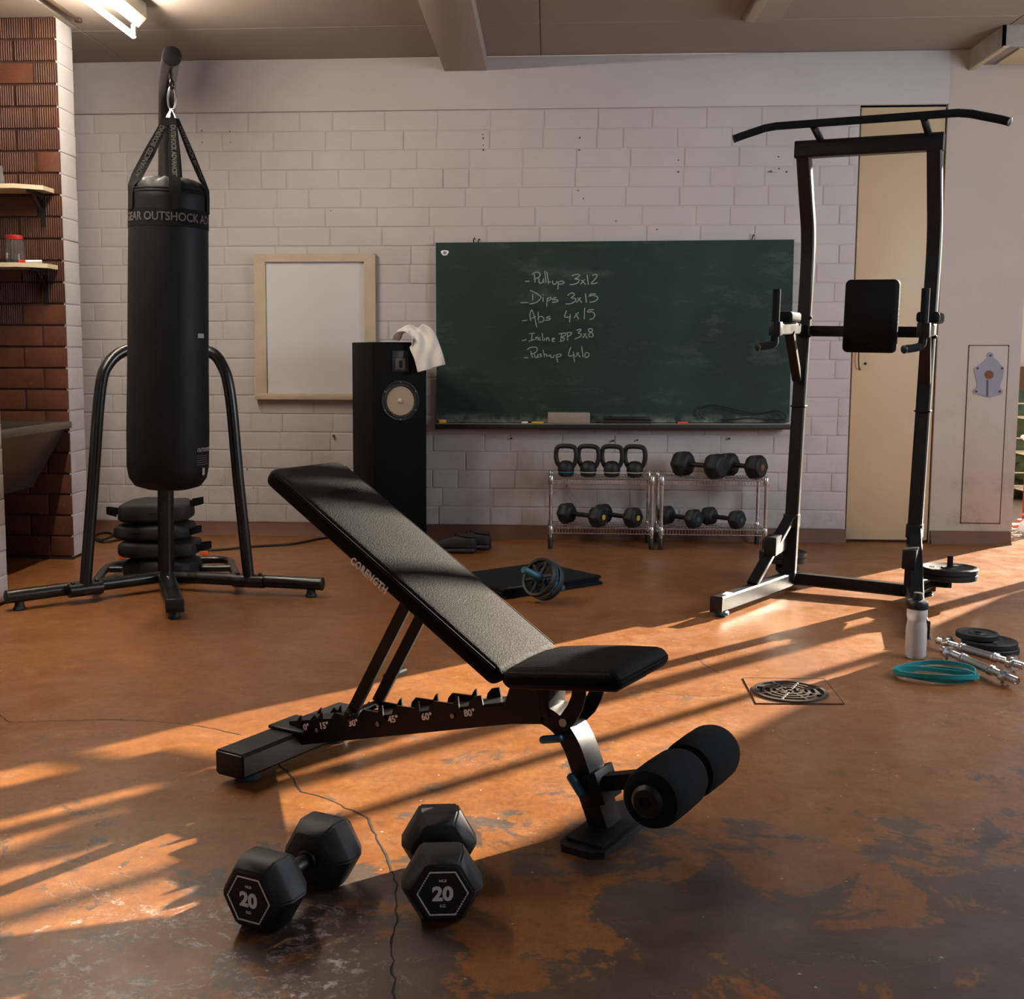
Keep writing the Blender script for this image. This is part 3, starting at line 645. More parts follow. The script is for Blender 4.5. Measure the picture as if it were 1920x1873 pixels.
# ---- punch bag
HK = TIP-dv*.13+V((0, 0, -.06)); BX = V((HK.x-.012, HK.y, 0)); ZT, ZBt, RB = 1.775, .535, .160
bag = thing('punch_bag', 'tall black cylindrical punch bag hanging from straps on a stand', 'punch bag', (BX.x-.042, BX.y, ZBt)); bag.rotation_euler = (0, .028, 0)
def bg(p): return V((p[0], p[1], p[2]-ZBt))
Htot = ZT-ZBt
prof = [(.02, 0), (.09, .004), (.135, .018), (.158, .05), (.167, .10), (.168, .25), (.164, .5), (.161, .9), (.159, 1.10), (.158, Htot-.06), (.157, Htot-.028), (.150, Htot-.018)]
body = MB().lathe(prof, 48).build('bag_body', 'bagskin', bag, 60)
tp = []
for r_, z_ in [(.150, Htot-.018), (.146, Htot-.004), (.13, Htot+.012), (.10, Htot+.024), (.06, Htot+.030), (.01, Htot+.032)]:
    tp.append([(r_*cos(a)*(1+.02*sin(9*a)), r_*sin(a)*(1+.02*sin(9*a)), z_+.006*sin(13*a+1)*(r_ > .05)*(r_ < .145)) for a in [2*pi*k/48 for k in range(48)]])
MB().loft(tp).build('top_cover', 'bagskin', bag, 60)
for z_ in (Htot-.022, Htot-.034): MB().tube([(.1575*cos(a), .1575*sin(a), z_) for a in [2*pi*k/40 for k in range(40)]], .0028, 6, True).build('piping', 'strapm', bag)
bz = Htot-.135
band = MB().lathe([(.1588, bz-.036), (.1610, bz-.035), (.1605, bz+.035), (.1583, bz+.036)], 48, cap=False).build('logo_band', 'strapm', bag)
def bendon(R_, a0): return lambda c: V((R_*cos(a0+c.x/R_), R_*sin(a0+c.x/R_), c.y)) + V((cos(a0+c.x/R_), sin(a0+c.x/R_), 0))*(c.z+.0008)
aC = atan2(-BX.y, -BX.x)            # direction from the bag to the camera
text('lettering', 'GEAR OUTSHOCK ADV', .046, 'greyp', bag, Matrix.Translation((0, 0, bz)), bold=.0008, bend=bendon(.1612, aC+.02), width=.44)
tagp = MB(); 
def patch(a0, a1, z0, z1, R_, nn=6):
    m = MB(); vs = []
    for k in range(nn+1):
        a = a0+(a1-a0)*k/nn
        for z in (z0, z1): vs.append((R_*cos(a), R_*sin(a), z))
    m.add(vs, [(2*k, 2*k+2, 2*k+3, 2*k+1) for k in range(nn)]); return m
patch(aC+.78, aC+1.02, .632, .650, .1655).build('grey_tab', 'lgrey', bag)
text('lettering', 'OUTSHOCK', .022, 'lgrey', bag, Matrix.Translation((0, 0, .175)), bold=.0004, bend=bendon(.1688, aC+1.05), width=.10)
for k in range(5): patch(aC+.75, aC+1.25-.05*(k % 2), .150-k*.009, .1525-k*.009, .1690).build('print_line', 'greyp', bag)
patch(aC+.95, aC+1.06, .070, .100, .1690).build('print_block', 'lgrey', bag)
ring0 = V((HK.x, HK.y, 2.045)); 
for k, (aa, word) in enumerate(((aC-1.15, 'ADVANCED BOXING'), (aC+.16, 'OUTSHOCK ADVANCED'), (aC+1.30, 'OUTSHOCK BOXING'), (aC+2.9, 'ADVANCED BOXING'))):
    o_ = V((cos(aa), sin(aa), 0)); sidev = V((-sin(aa), cos(aa), 0))
    pb = o_*.1605+V((0, 0, bz+.03)); pt_ = o_*.152+V((0, 0, Htot-.01)); pu = V((ring0.x-BX.x, ring0.y-BX.y, ring0.z-ZBt))+o_*.02
    wsec = [(-.023, -.0012), (.023, -.0012), (.023, .0012), (-.023, .0012)]
    P = [pb+o_*.001, o_*.1612+V((0, 0, Htot-.05)), pt_+o_*.006, pt_.lerp(pu, .12)+V((0, 0, .004)), pt_.lerp(pu, .5), pu]
    rings = []
    camv = V((cos(aC), sin(aC), 0)); tgm = (pu-pt_).normalized(); fcam = tgm.cross(camv).normalized(); fcam = fcam if fcam.dot(sidev) > 0 else -fcam
    for j, q in enumerate(P):
        tg = (P[min(j+1, 5)]-P[max(j-1, 0)]).normalized(); sc_ = [1, 1, 1, 1, .95, .6][j]
        wv_ = sidev.lerp(fcam, [0, 0, .2, .75, 1, 1][j]*(.95 if k == 0 else .35 if k == 2 else .8)).normalized(); wv_ = (wv_-tg*wv_.dot(tg)).normalized(); nrm = tg.cross(wv_).normalized()
        rings.append([q+wv_*a*sc_+nrm*b_ for a, b_ in wsec])
        if j == 4: wmid = wv_
    s_ = MB().loft(rings).build('strap', 'strapm', bag)
    nrm = wmid.cross(tgm); nrm = nrm if nrm.dot(camv) > 0 else -nrm
    if k < 3:
        mid_ = pt_.lerp(pu, .50)+nrm*.0024; xv = tgm if k == 0 else -tgm
        text('lettering', word, .026, 'greyp', s_, XF(mid_, xv, nrm.cross(xv), nrm), bold=.0007, width=.24)
    d0 = pu; d1 = V((HK.x-BX.x, HK.y-BX.y, 2.085-ZBt))
    MB().tube([d0-sidev*.011, d0+sidev*.011, d1.lerp(d0, .05)+sidev*.006, d1.lerp(d0, .05)-sidev*.006], .0032, 6, True).build('snap_ring', 'chrome', bag)
cc = V((HK.x-BX.x, HK.y-BX.y, 2.125-ZBt))
MB().tube([cc+V((.016*cos(a), 0, .047*sin(a))) for a in [2*pi*k/20 for k in range(20)]], .0045, 8, True).build('carabiner', 'chrome', bag)
MB().tube([cc+V((0, .016*cos(a), .055+.018*sin(a))) for a in [2*pi*k/16 for k in range(16)]], .005, 8, True).build('hanging_ring', 'satin', bag)

# ---- pull-up station: local x along the cross bar, y away from the user side, z up
SO = V((1.376, 5.394, 0)); SA = radians(66-90)
stn = thing('pull_up_station', 'black steel pull-up and dip tower with back pad and grips', 'pull-up tower', SO, SA)
stn.rotation_euler = (0, radians(1.0), SA)
UX = .270
for s in (-1, 1):
    up_ = smooth_path([(s*UX, 0, .05), (s*UX, .02, .55), (s*UX, .055, 1.20), (s*UX, .070, 1.50), (s*UX, .045, 1.66), (s*UX, -.03, 1.80), (s*UX, -.125, 1.975)], 5)
    u = MB().rect(up_, .060, .050, up=(0, -1, 0)).build('upright', 'steel', stn)
    MB().rbox((s*UX, .033, .86), (.068, .060, .008), .002, 1).build('joint_collar', 'steel', u)
    ft = smooth_path([(s*.405, -.72, .052), (s*.325, -.30, .052), (s*.272, .02, .052), (s*.285, .16, .052), (s*.33, .24, .052)], 5)
    f_ = MB().rect(ft, .050, .066).build('foot_beam', 'steel', stn)
    MB().rbox((s*.407, -.726, .052), (.054, .012, .070), .004, 2).build('end_cap', 'plastblk', f_)
    MB().lathe([(.032, 0), (.034, .003), (.034, .012), (.026, .019)], 20, Matrix.Translation((s*.40, -.675, 0))).build('levelling_foot', 'teal', f_)
    MB().lathe([(.026, 0), (.028, .003), (.028, .012), (.022, .019)], 20, Matrix.Translation((s*.315, .21, 0))).build('levelling_foot', 'teal', f_)
    if s < 0: MB().rbox((s*.385, -.64, .0855), (.028, .06, .0012), .0004, 1).build('sticker', 'white', f_)
    MB().rect([(s*.345, -.38, .085), (s*.275, -.02, .345)], .050, .022, up=(0, -.6, .8)).build('diagonal_brace', 'steel', stn)
    MB().rbox((s*.295-.012, -.14, .238), (.056, .22, .085), .005, 2).build('push_up_handle_block', 'steel', stn)
    MB().rbox((s*UX, .0, .33), (.068, .060, .06), .003, 2).build('brace_socket', 'steel', stn)
    # weight peg behind
    px_, py_ = (.415, .11) if s > 0 else (-.345, .20)
    MB().rect(smooth_path([(s*.29, .10, .055), (s*.34, .14, .075), (px_, py_, .085)], 4), .05, .03).build('peg_arm', 'steel', stn)
    MB().tube([(px_, py_, .07), (px_, py_, .215)], .013, 14).build('weight_peg', 'satin', stn)
    # dip arm with pad, grip
    a_ = MB().rect([(s*.285, .02, 1.215), (s*.300, -.36, 1.205)], .042, .050).build('dip_arm', 'steel', stn)
    MB().rbox((s*.300, -.365, 1.207), (.050, .045, .060), .004, 2).build('grip_socket', 'steel', a_)
    MB().prism([(-.02, 1.19), (-.19, 1.19), (-.02, 1.00)], s*.285-.022, s*.285+.022, XF((0, 0, 0), (0, 1, 0), (0, 0, 1), (1, 0, 0))).build('arm_gusset', 'steel', a_) if False else MB().rect([(s*.285, -.16, 1.19), (s*.278, .0, .985)], .040, .035, up=(0, -1, 0)).build('arm_gusset', 'steel', a_)
    MB().rbox((s*.300, -.17, 1.262), (.092, .19, .046), .014, 3).build('forearm_pad', 'leather', a_)
    g = smooth_path([(s*.300, -.375, 1.375), (s*.300, -.372, 1.25), (s*.300, -.372, 1.17), (s*.297-.008, -.380, 1.140), (s*.297-.055, -.44, 1.128)], 5)
    gr = MB().tube(g, .0165, 14).build('hand_grip', 'foam', a_)
    MB().lathe([(.0165, 0), (.0175, .002), (.0175, .006), (.012, .008)], 14, frame_from(g[-1], g[-1]-g[-2])).build('end_plug', 'plastblk', gr)
    for zz in (1.185, 1.265): MB().lathe([(.008, 0), (.008, .006), (.004, .010)], 10, XF((s*UX+.030, .03, zz), (0, 1, 0), (0, 0, 1), (1, 0, 0))).build('bolt', 'plastblk', a_)
MB().rect([(-.265, .035, .052), (.265, .035, .052)], .055, .055).build('base_cross_bar', 'steel', stn)
MB().rect([(-.305, -.125, 1.992), (.305, -.125, 1.992)], .066, .072).build('top_cross_bar', 'steel', stn)
MB().rect([(-.25, .055, 1.205), (.25, .055, 1.205)], .020, .048).build('pad_cross_bar', 'steel', stn)
MB().rbox((.035, -.015, 1.272), (.232, .055, .322), .024, 4).build('back_pad', 'leather', stn, 50)
MB().rect([(.035, .06, 1.205), (.035, .02, 1.205)], .06, .05).build('pad_mount', 'steel', stn)
bb = -.30
barp = [(-.522, bb-.04, 2.022), (-.49, bb-.03, 2.034), (-.40, bb-.005, 2.064), (-.355, bb, 2.070), (0, bb, 2.071), (.37, bb, 2.072), (.42, bb-.005, 2.064), (.53, bb-.03, 2.030), (.562, bb-.04, 2.018)]
pb_ = MB().tube(barp, .0165, 16).build('pull_up_bar', 'foam', stn)
for e, s in ((0, -1), (-1, 1)):
    a, b_ = V(barp[e]), V(barp[e-s if e == 0 else e-1]); a = V(barp[0]) if s < 0 else V(barp[-1]); b_ = V(barp[1]) if s < 0 else V(barp[-2])
    MB().lathe([(.0165, 0), (.0178, .001), (.0178, .005), (.012, .007)], 14, frame_from(a, a-b_)).build('end_plug', 'plastblk', pb_)
for x in (-.195, .245): MB().tube([(x, -.118, 2.018), (x-.002, bb+.006, 2.060)], .0155, 14).build('bar_bracket', 'steel', stn)

# ---- tower speaker
spk = thing('tower_speaker', 'tall black ash floor-standing loudspeaker with pale paper cone', 'loudspeaker', (-.905, 6.63, 0), radians(28))
HS = 1.165
MB().rbox((0, 0, HS/2), (.315, .36, HS), .004, 2).build('cabinet', 'veneer', spk)
XFc = XF((0, -.180, 0), (1, 0, 0), (0, 0, 1), (0, -1, 0))
MB().rbox((0, -.183, 1.06), (.098, .006, .118), .003, 2).build('tweeter_plate', 'plastblk', spk)
MB().rbox((0, -.187, 1.045), (.060, .006, .062), .003, 2).build('tweeter_frame', 'greyp', spk)
MB().rbox((0, -.191, 1.045), (.020, .004, .040), .002, 1).build('tweeter_ribbon', 'dark', spk)
wz = .842; XW2 = XFc @ Matrix.Translation((0, wz, 0))
MB().lathe([(.112, 0), (.112, .005), (.106, .007), (.096, .004)], 40, XW2, cap=False).build('driver_ring', 'plastblk', spk)
MB().lathe([(.100, .003), (.094, .011), (.086, .011), (.080, .004)], 40, XW2, cap=False).build('rubber_surround', 'rubber', spk)
MB().lathe([(.083, .0045), (.05, .003), (.028, .0015), (.001, .001)], 40, XW2).build('cone', 'conep', spk)
MB().lathe([(.017, .001), (.016, .006), (.010, .012), (.001, .014)], 24, XW2).build('dust_cap', 'cream', spk)
for k in range(6): MB().lathe([(.004, .005), (.004, .007), (.002, .008)], 8, XW2 @ Matrix.Translation((.104*cos(k*pi/3+pi/2), .104*sin(k*pi/3+pi/2), 0))).build('screw', 'chromed', spk)
# towel draped over the far corner of the speaker
tw = MB(); NU, NVv = 26, 12; g0 = wl(741, 640, 6.60); rows = []
ctl = [wl(744, 636, 6.50), wl(752, 622, 6.48), wl(766, 616, 6.47), wl(778, 626, 6.47), wl(789, 633, 6.47), wl(797, 650, 6.455), wl(803, 668, 6.45), wl(810, 691, 6.45)]
path = smooth_path(ctl, 4); NP = len(path)
for i, q in enumerate(path):
    t_ = i/(NP-1); tg = (path[min(i+1, NP-1)]-path[max(i-1, 0)]).normalized()
    wdt = .030+.050*min(1, t_*1.6) ; row = []
    across = V((.20, .75, .35)) if t_ < .45 else V((.72, .25, .42)); across = (across-tg*across.dot(tg)).normalized(); nn = tg.cross(across)
    for j in range(NVv+1):
        s_ = j/NVv-.5
        row.append(q+across*(s_*2*wdt)+nn*(.012*sin(s_*11+t_*5)+.010*sin(t_*17+j)))
    rows.append(row)
tw.add([p for r in rows for p in r], [(i*(NVv+1)+j, i*(NVv+1)+j+1, (i+1)*(NVv+1)+j+1, (i+1)*(NVv+1)+j) for i in range(NP-1) for j in range(NVv)])
two = tw.build('towel', 'towel', None, 80); tag(two, 'small white towel draped over the top corner of the speaker', 'towel')
sm = two.modifiers.new('s', 'SOLIDIFY'); sm.thickness = .006; two.modifiers.new('d', 'SUBSURF').render_levels = 1

# ================================================================== WALL-HUNG THINGS
# ---- chalkboard (hangs a little out of level)
cb = thing('chalkboard', 'large green chalkboard with a chalked exercise list and a ledge', 'chalkboard', (0, 0, 0))
TL, TR, BRt, BLt = wl(817, 455, 6.965), wl(1489, 449, 6.965), wl(1480, 792, 6.965), wl(819, 792, 6.965)
m = MB(); q = [TL, TR, BRt, BLt]
m.loft([[V((p.x, 6.965, p.z)) for p in q], [V((p.x, 6.995, p.z)) for p in q]]); m.build('slate', 'board', cb)
ex_ = (TR-TL).normalized()
def edge(a, b, w, d, name, mat='board'):
    return MB().rect([a, b], d, w).build(name, mat, cb)
L0, L1 = wl(818, 795, 6.955), wl(1480, 796, 6.955)
MB().rbox((0, 0, 0), ((L1-L0).length, .075, .028), .004, 2, XF((L0+L1)/2+V((0, -.015, -.012)), (L1-L0).normalized(), (0, 1, 0), V((-(L1-L0).normalized().z, 0, (L1-L0).normalized().x)))).build('chalk_ledge', 'ledge', cb)
MB().rbox((0, 0, 0), ((L1-L0).length, .062, .003), .001, 1, XF((L0+L1)/2+V((0, -.010, .0035)), (L1-L0).normalized(), (0, 1, 0), (0, 0, 1))).build('ledge_dust', 'frame', cb)
for (x, y) in ((888, 450), (897, 452), (1411, 444)):
    p = wl(x, y, 6.985); MB().tube([p+V((0, .012, -.012)), p+V((0, -.004, 0)), p+V((.004, -.004, .012)), p+V((.010, .004, .006))], .0035, 8).build('hanging_hook', 'brass', cb)
p = wl(834, 474, 6.9635); MB().prism([(.022*cos(a)*(1+.2*sin(3*a)), .018*sin(a)*(1+.15*cos(2*a))) for a in [2*pi*k/14 for k in range(14)]], 0, .001, XF(p, (1, 0, 0), (0, 0, 1), (0, -1, 0))).build('sticker', 'white', cb)
MB().prism([(.012*cos(a), .010*sin(a)) for a in [2*pi*k/10 for k in range(10)]], .001, .0016, XF(p, (1, 0, 0), (0, 0, 1), (0, -1, 0))).build('sticker_print', 'plate', cb)
S = [  # chalk strokes, read off the board
 [(220,335),(290,335)],[(335,225),(380,187),(440,185),(472,215),(445,268),(362,300)],[(375,215),(386,352)],[(450,285),(452,345),(475,365),(510,350),(525,300)],[(525,285),(532,360)],[(548,160),(570,360)],[(585,170),(612,380)],[(615,345),(655,345)],
 [(680,325),(685,370),(715,385),(745,360),(750,330)],[(775,335),(768,470)],[(775,345),(830,330),(870,350),(840,375),(780,378)],[(1000,245),(1060,220),(1130,225),(1110,260),(1050,295),(1110,300),(1120,330),(1080,370),(1000,390),(965,388)],[(1145,385),(1215,300)],[(1155,310),(1235,390)],[(1255,225),(1278,395)],[(1345,240),(1390,215),(1425,235),(1400,285),(1345,345),(1325,372),(1380,370),(1430,355)],
 [(145,690),(270,690)],[(300,485),(400,530),(480,585),(470,630),(400,690),(290,712)],[(345,545),(345,655)],[(520,600),(520,675)],[(514,552),(530,562)],[(590,610),(580,755)],[(590,630),(640,600),(652,630),(600,665)],[(745,600),(690,620),(680,640),(770,650),(740,680),(670,685)],
 [(930,570),(985,530),(1040,540),(1030,580),(985,610),(1060,620),(1060,660),(990,705),(895,712)],[(1075,690),(1150,605)],[(1100,610),(1170,695)],[(1228,535),(1243,690)],[(1405,545),(1310,545)],[(1310,545),(1290,580),(1350,570),(1420,590),(1435,620),(1390,665),(1300,685)],
 [(170,995),(255,985)],[(315,1000),(300,900),(325,815),(350,850),(385,970),(415,1105)],[(300,965),(400,920)],[(437,840),(440,990)],[(440,940),(490,920),(535,960),(510,1010),(440,1015)],[(640,920),(590,930),(580,950),(640,955),(620,980),(555,985)],
 [(915,820),(880,930),(985,925)],[(975,880),(962,1020)],[(1035,945),(1115,850)],[(1060,870),(1115,965)],[(1215,775),(1208,970)],[(1370,805),(1275,815)],[(1275,815),(1265,850),(1340,845),(1385,890),(1360,950),(1295,972)],
 [(170,1330),(245,1305)],[(285,1210),(380,1200)],[(335,1205),(330,1330)],[(280,1335),(380,1305)],[(395,1265),(405,1310)],[(400,1290),(425,1262),(440,1310)],[(475,1270),(447,1290),(452,1315),(485,1312)],[(505,1200),(520,1330)],[(545,1285),(548,1325)],[(575,1275),(580,1330)],[(578,1300),(605,1275),(625,1330)],[(670,1310),(712,1300),(695,1280),(670,1300),(680,1340),(715,1335)],
 [(830,1215),(815,1340)],[(780,1215),(880,1200),(890,1240),(830,1270),(880,1290),(850,1330),(800,1340)],[(925,1195),(930,1325)],[(900,1195),(990,1190),(985,1225),(930,1260)],[(1080,1155),(1130,1135),(1155,1150),(1110,1195),(1160,1220),(1140,1260),(1045,1300)],[(1185,1280),(1240,1205)],[(1200,1210),(1265,1290)],[(1335,1130),(1290,1125),(1285,1165),(1340,1200),(1360,1235),(1330,1265),(1285,1250),(1300,1200),(1345,1160),(1335,1130)],
 [(200,1612),(270,1612)],[(250,1480),(310,1440),(390,1435),(425,1465),(395,1520),(310,1560)],[(310,1500),(345,1610)],[(375,1545),(385,1600),(415,1610),(435,1560)],[(435,1550),(440,1610)],[(490,1545),(460,1560),(495,1580),(465,1605)],[(522,1480),(540,1600)],[(535,1570),(570,1550),(585,1600)],[(600,1580),(640,1580)],[(640,1555),(650,1600),(690,1605),(705,1560)],[(735,1560),(765,1690)],[(735,1570),(790,1550),(825,1560),(800,1590),(750,1600)],
 [(985,1430),(945,1580),(1050,1560)],[(1025,1510),(1045,1685)],[(1060,1600),(1120,1520)],[(1075,1525),(1145,1600)],[(1165,1420),(1188,1605)],[(1215,1590),(1230,1530),(1270,1530),(1290,1560),(1260,1605),(1215,1600)]]
ck = MB()
for st_ in S:
    P = [wl(960+x/8.92, 490+y/8.92, 6.9645) for x, y in st_]
    P = smooth_path(P, 4) if len(P) > 2 else P
    ck.sweep(P, [(-.0008, -.0027), (.0008, -.0027), (.0008, .0027), (-.0008, .0027)], up=None)
ck.build('chalk_writing', 'chalk', cb)['kind'] = 'stuff'
# things on the ledge
LZ = (L0.z+L1.z)/2+.006
def on_ledge(x): return wl(x, 788, 6.94).x
def ledgez(x): k = (x-L0.x)/(L1.x-L0.x); return L0.z+(L1.z-L0.z)*k+.0055
xa, xb = on_ledge(1027), on_ledge(1106)
tag(MB().rbox(((xa+xb)/2, 6.940, ledgez((xa+xb)/2)+.033), (xb-xa, .045, .064), .004, 2).build('board_sponge', 'sponge'), 'grey rectangular sponge standing on the chalkboard ledge', 'sponge')
xa, xb = on_ledge(1132), on_ledge(1221); er = thing('board_eraser', 'black felt board eraser on the chalkboard ledge', 'eraser', ((xa+xb)/2, 6.938, ledgez((xa+xb)/2)))
MB().rbox((0, 0, .011), (xb-xa, .045, .020), .003, 2).build('felt', 'cloth', er); MB().rbox((0, 0, .030), (xb-xa-.006, .040, .020), .006, 2).build('back', 'plastblk', er)
xa = on_ledge(829); tag(MB().rbox((xa, 6.935, ledgez(xa)+.012), (.045, .03, .022), .003, 2, Matrix.Translation((xa, 6.935, 0)) @ Matrix.Rotation(.3, 4, 'Z') @ Matrix.Translation((-xa, -6.935, 0))).build('chalk_packet', 'yellow'), 'small yellow packet at the end of the chalkboard ledge', 'packet')
for x, col, L_, lab in ((984, 'white', .035, 'short white stick of chalk on the ledge'), (1008, 'yellow', .07, 'slim yellow pencil lying on the chalkboard ledge'), (1280, 'orange', .06, 'orange stick of chalk on the chalkboard ledge')):
    xx = on_ledge(x); z_ = ledgez(xx)+.006
    tag(MB().tube([(xx-L_/2, 6.925, z_), (xx+L_/2, 6.930, z_)], .0055, 10).build('chalk_stick' if L_ != .07 else 'pencil', col), lab, 'chalk' if L_ != .07 else 'pencil')
cp = [wl(x, y, 6.935) for x, y in ((1322, 786), (1312, 775), (1316, 764), (1340, 760), (1380, 768), (1420, 776), (1455, 770), (1472, 776), (1470, 786), (1440, 786), (1400, 784), (1380, 786), (1350, 787))]
for q in cp: q.z = max(q.z, ledgez(q.x)+.006); q.y = 6.93
tag(MB().tube(smooth_path(cp, 6), .004, 8).build('tangled_cable', 'plastblk'), 'thin black cable tangled on the chalkboard ledge', 'cable')

# ---- framed white panel
wp = thing('framed_whiteboard', 'white panel in a cream painted timber frame on the brick wall', 'whiteboard', (0, 0, 0))
a0, a1 = wl(476, 476, 6.97), wl(705, 750, 6.97); fx0, fx1, fz1, fz0 = a0.x, a1.x, a0.z, a1.z
i0, i1 = wl(497, 491, 6.97), wl(684, 738, 6.97); ix0, ix1, iz1, iz0 = i0.x, i1.x, i0.z, i1.z
XWm = XF((0, 0, 0), (1, 0, 0), (0, 0, 1), (0, 1, 0))
MB().rbox(((ix0+ix1)/2, 6.99, (iz0+iz1)/2), (ix1-ix0+.02, .012, iz1-iz0+.02), .002, 1).build('white_sheet', 'boardw', wp)
MB().prism([(fx0, fz1), (fx1, fz1), (ix1, iz1), (ix0, iz1)], 6.965, 6.998, XWm).build('frame_rail', 'frame', wp)
MB().prism([(fx0, fz1-.001), (ix0-.001, iz1), (ix0-.001, iz0), (fx0, iz0)], 6.965, 6.998, XWm).build('frame_stile', 'frame', wp)
MB().prism([(fx1, fz1-.001), (ix1+.001, iz1), (ix1+.001, iz0), (fx1, iz0)], 6.965, 6.998, XWm).build('frame_stile', 'frame', wp)
MB().rbox(((fx0+fx1)/2, 6.975, (fz0+iz0)/2), (fx1-fx0+.01, .05, iz0-fz0), .004, 2).build('bottom_rail', 'frame', wp)

# ---- fluorescent ceiling light
def batten(label, x, y, m_, refl):
    fx = thing('fluorescent_light', label, 'ceiling light', (x, y, CEIL))
    MB().prism([(-.040, 0), (.046, 0), (.046, -.070), (.004, -.112), (-.014, -.100)], -.62, .62, XF((0, 0, 0), (1, 0, 0), (0, 0, 1), (0, 1, 0))).build('housing', 'housing', fx)
    MB().tube([(-.022, -.600, -.150), (-.022, .620, -.150)], .014, 16).build('tube', m_, fx)
    for yy in (-.605, .612): MB().rbox((-.018, yy, -.128), (.022, .020, .058), .004, 2).build('lamp_holder', 'housing', fx)
    if refl: MB().prism([(-.15, -.165), (-.145, -.165), (-.03, -.118), (0, -.118), (.095, -.165), (.10, -.165), (.01, -.105), (-.05, -.105)], -.62, .62, XF((0, 0, 0), (1, 0, 0), (0, 0, 1), (0, 1, 0))).build('reflector', 'white', fx)  # trough added to send more light down to the floor
batten('bare fluorescent tube batten on the ceiling by the brick nib', -2.04, 5.25, 'tube', False)
batten('added unseen fluorescent batten with a white reflector over the open floor', -2.05, 3.95, 'added_tube', True)  # second lamp, added out of view to brighten the left floor
cnd = MB().tube([(-2.425, 4.4, 2.795), (-2.422, 6.07, 2.795)], .010, 10).rbox((-2.422, 6.08, 2.797), (.03, .03, .024), .003, 1).build('conduit', 'brass'); tag(cnd, 'thin dark conduit running along the ceiling by the brick nib', 'conduit')

# ---- two small shelves on the brick nib, with the things on them
def wall_shelf(z, label, xr, bx):
    s = thing('wall_shelf', label, 'shelf', (xr, 6.04, z), 0, 'shelves on the red brick nib')
    MB().prism([(0, 0), (-.75, 0), (-.75, -.21), (-.115, -.21), (0, -.13)], -.022, 0).build('shelf_board', 'cream', s)
    MB().sweep(smooth_path([(bx, -.006, -.19), (bx, -.006, -.05)], 3), [(-.010, -.004), (.010, -.004), (.010, .006), (-.010, .006)], up=(0, -1, 0)).rect([(bx, -.01, -.032), (bx, -.17, -.030)], .020, .016).rect([(bx, -.008, -.12), (bx, -.12, -.034)], .008, .014, up=(1, 0, 0)).build('bracket', 'satin', s)
    return s
wall_shelf(1.945, 'cream shelf on a black bracket, the upper of two on the brick nib', -2.565, -.062)
wall_shelf(1.555, 'cream shelf on a black bracket carrying the red lidded jar', -2.558, -.065)
jr = thing('plastic_jar', 'clear plastic jar with a red screw lid', 'jar', (-2.735, 5.93, 1.556))
MB().lathe([(.036, 0), (.044, .004), (.045, .03), (.045, .105), (.040, .118), (.040, .122)], 28).build('jar_body', 'jar', jr)
MB().lathe([(.042, .120), (.043, .122), (.043, .140), (.040, .143), (.01, .143)], 28).build('lid', 'red', jr)
bt = thing('small_bottle', 'small grey bottle standing on the upper shelf', 'bottle', (-2.805, 5.95, 1.946))
MB().lathe([(.019, 0), (.021, .004), (.020, .05), (.014, .062), (.013, .085)], 18).build('bottle_body', 'greyp', bt); MB().lathe([(.014, .083), (.014, .10), (.009, .104)], 14).build('cap', 'greyp', bt)
pn = thing('marker_pen', 'white marker pen with a red end lying on the lower shelf', 'pen', (-2.655, 5.90, 1.5565))
MB().tube([(-.01, 0, .008), (.07, .005, .008)], .008, 10).build('barrel', 'white', pn); MB().tube([(-.045, -.003, .008), (-.01, 0, .008)], .009, 10).build('pen_cap', 'red', pn)

# ---- steel trough sink in the niche
sk_ = thing('trough_sink', 'stainless steel trough sink set between two brick nibs', 'sink', (0, 0, 0))
y0_, y1_ = 4.985, 6.038
prof_o = [(-2.512, .742), (-2.512, .708), (-2.548, .704), (-2.735, .392), (-2.98, .380), (-3.30, .700), (-3.33, .742)]
prof_i = [(-3.325, .742), (-3.29, .705), (-2.975, .388), (-2.742, .400), (-2.560, .712), (-2.552, .742)]
body_ = MB().loft([[(x, y, z) for x, z in prof_o+prof_i] for y in (y0_, y1_)]).build('basin', 'steelsink', sk_, 25)
MB().rbox((-2.531, (y0_+y1_)/2, .726), (.040, y1_-y0_, .036), .006, 2).build('front_rim', 'steelsink', sk_)
for y in (y0_+.002, y1_-.006): MB().prism([(x, z) for x, z in prof_o], y, y+.004, XF((0, 0, 0), (1, 0, 0), (0, 0, 1), (0, 1, 0))).build('end_panel', 'steelsink', sk_)

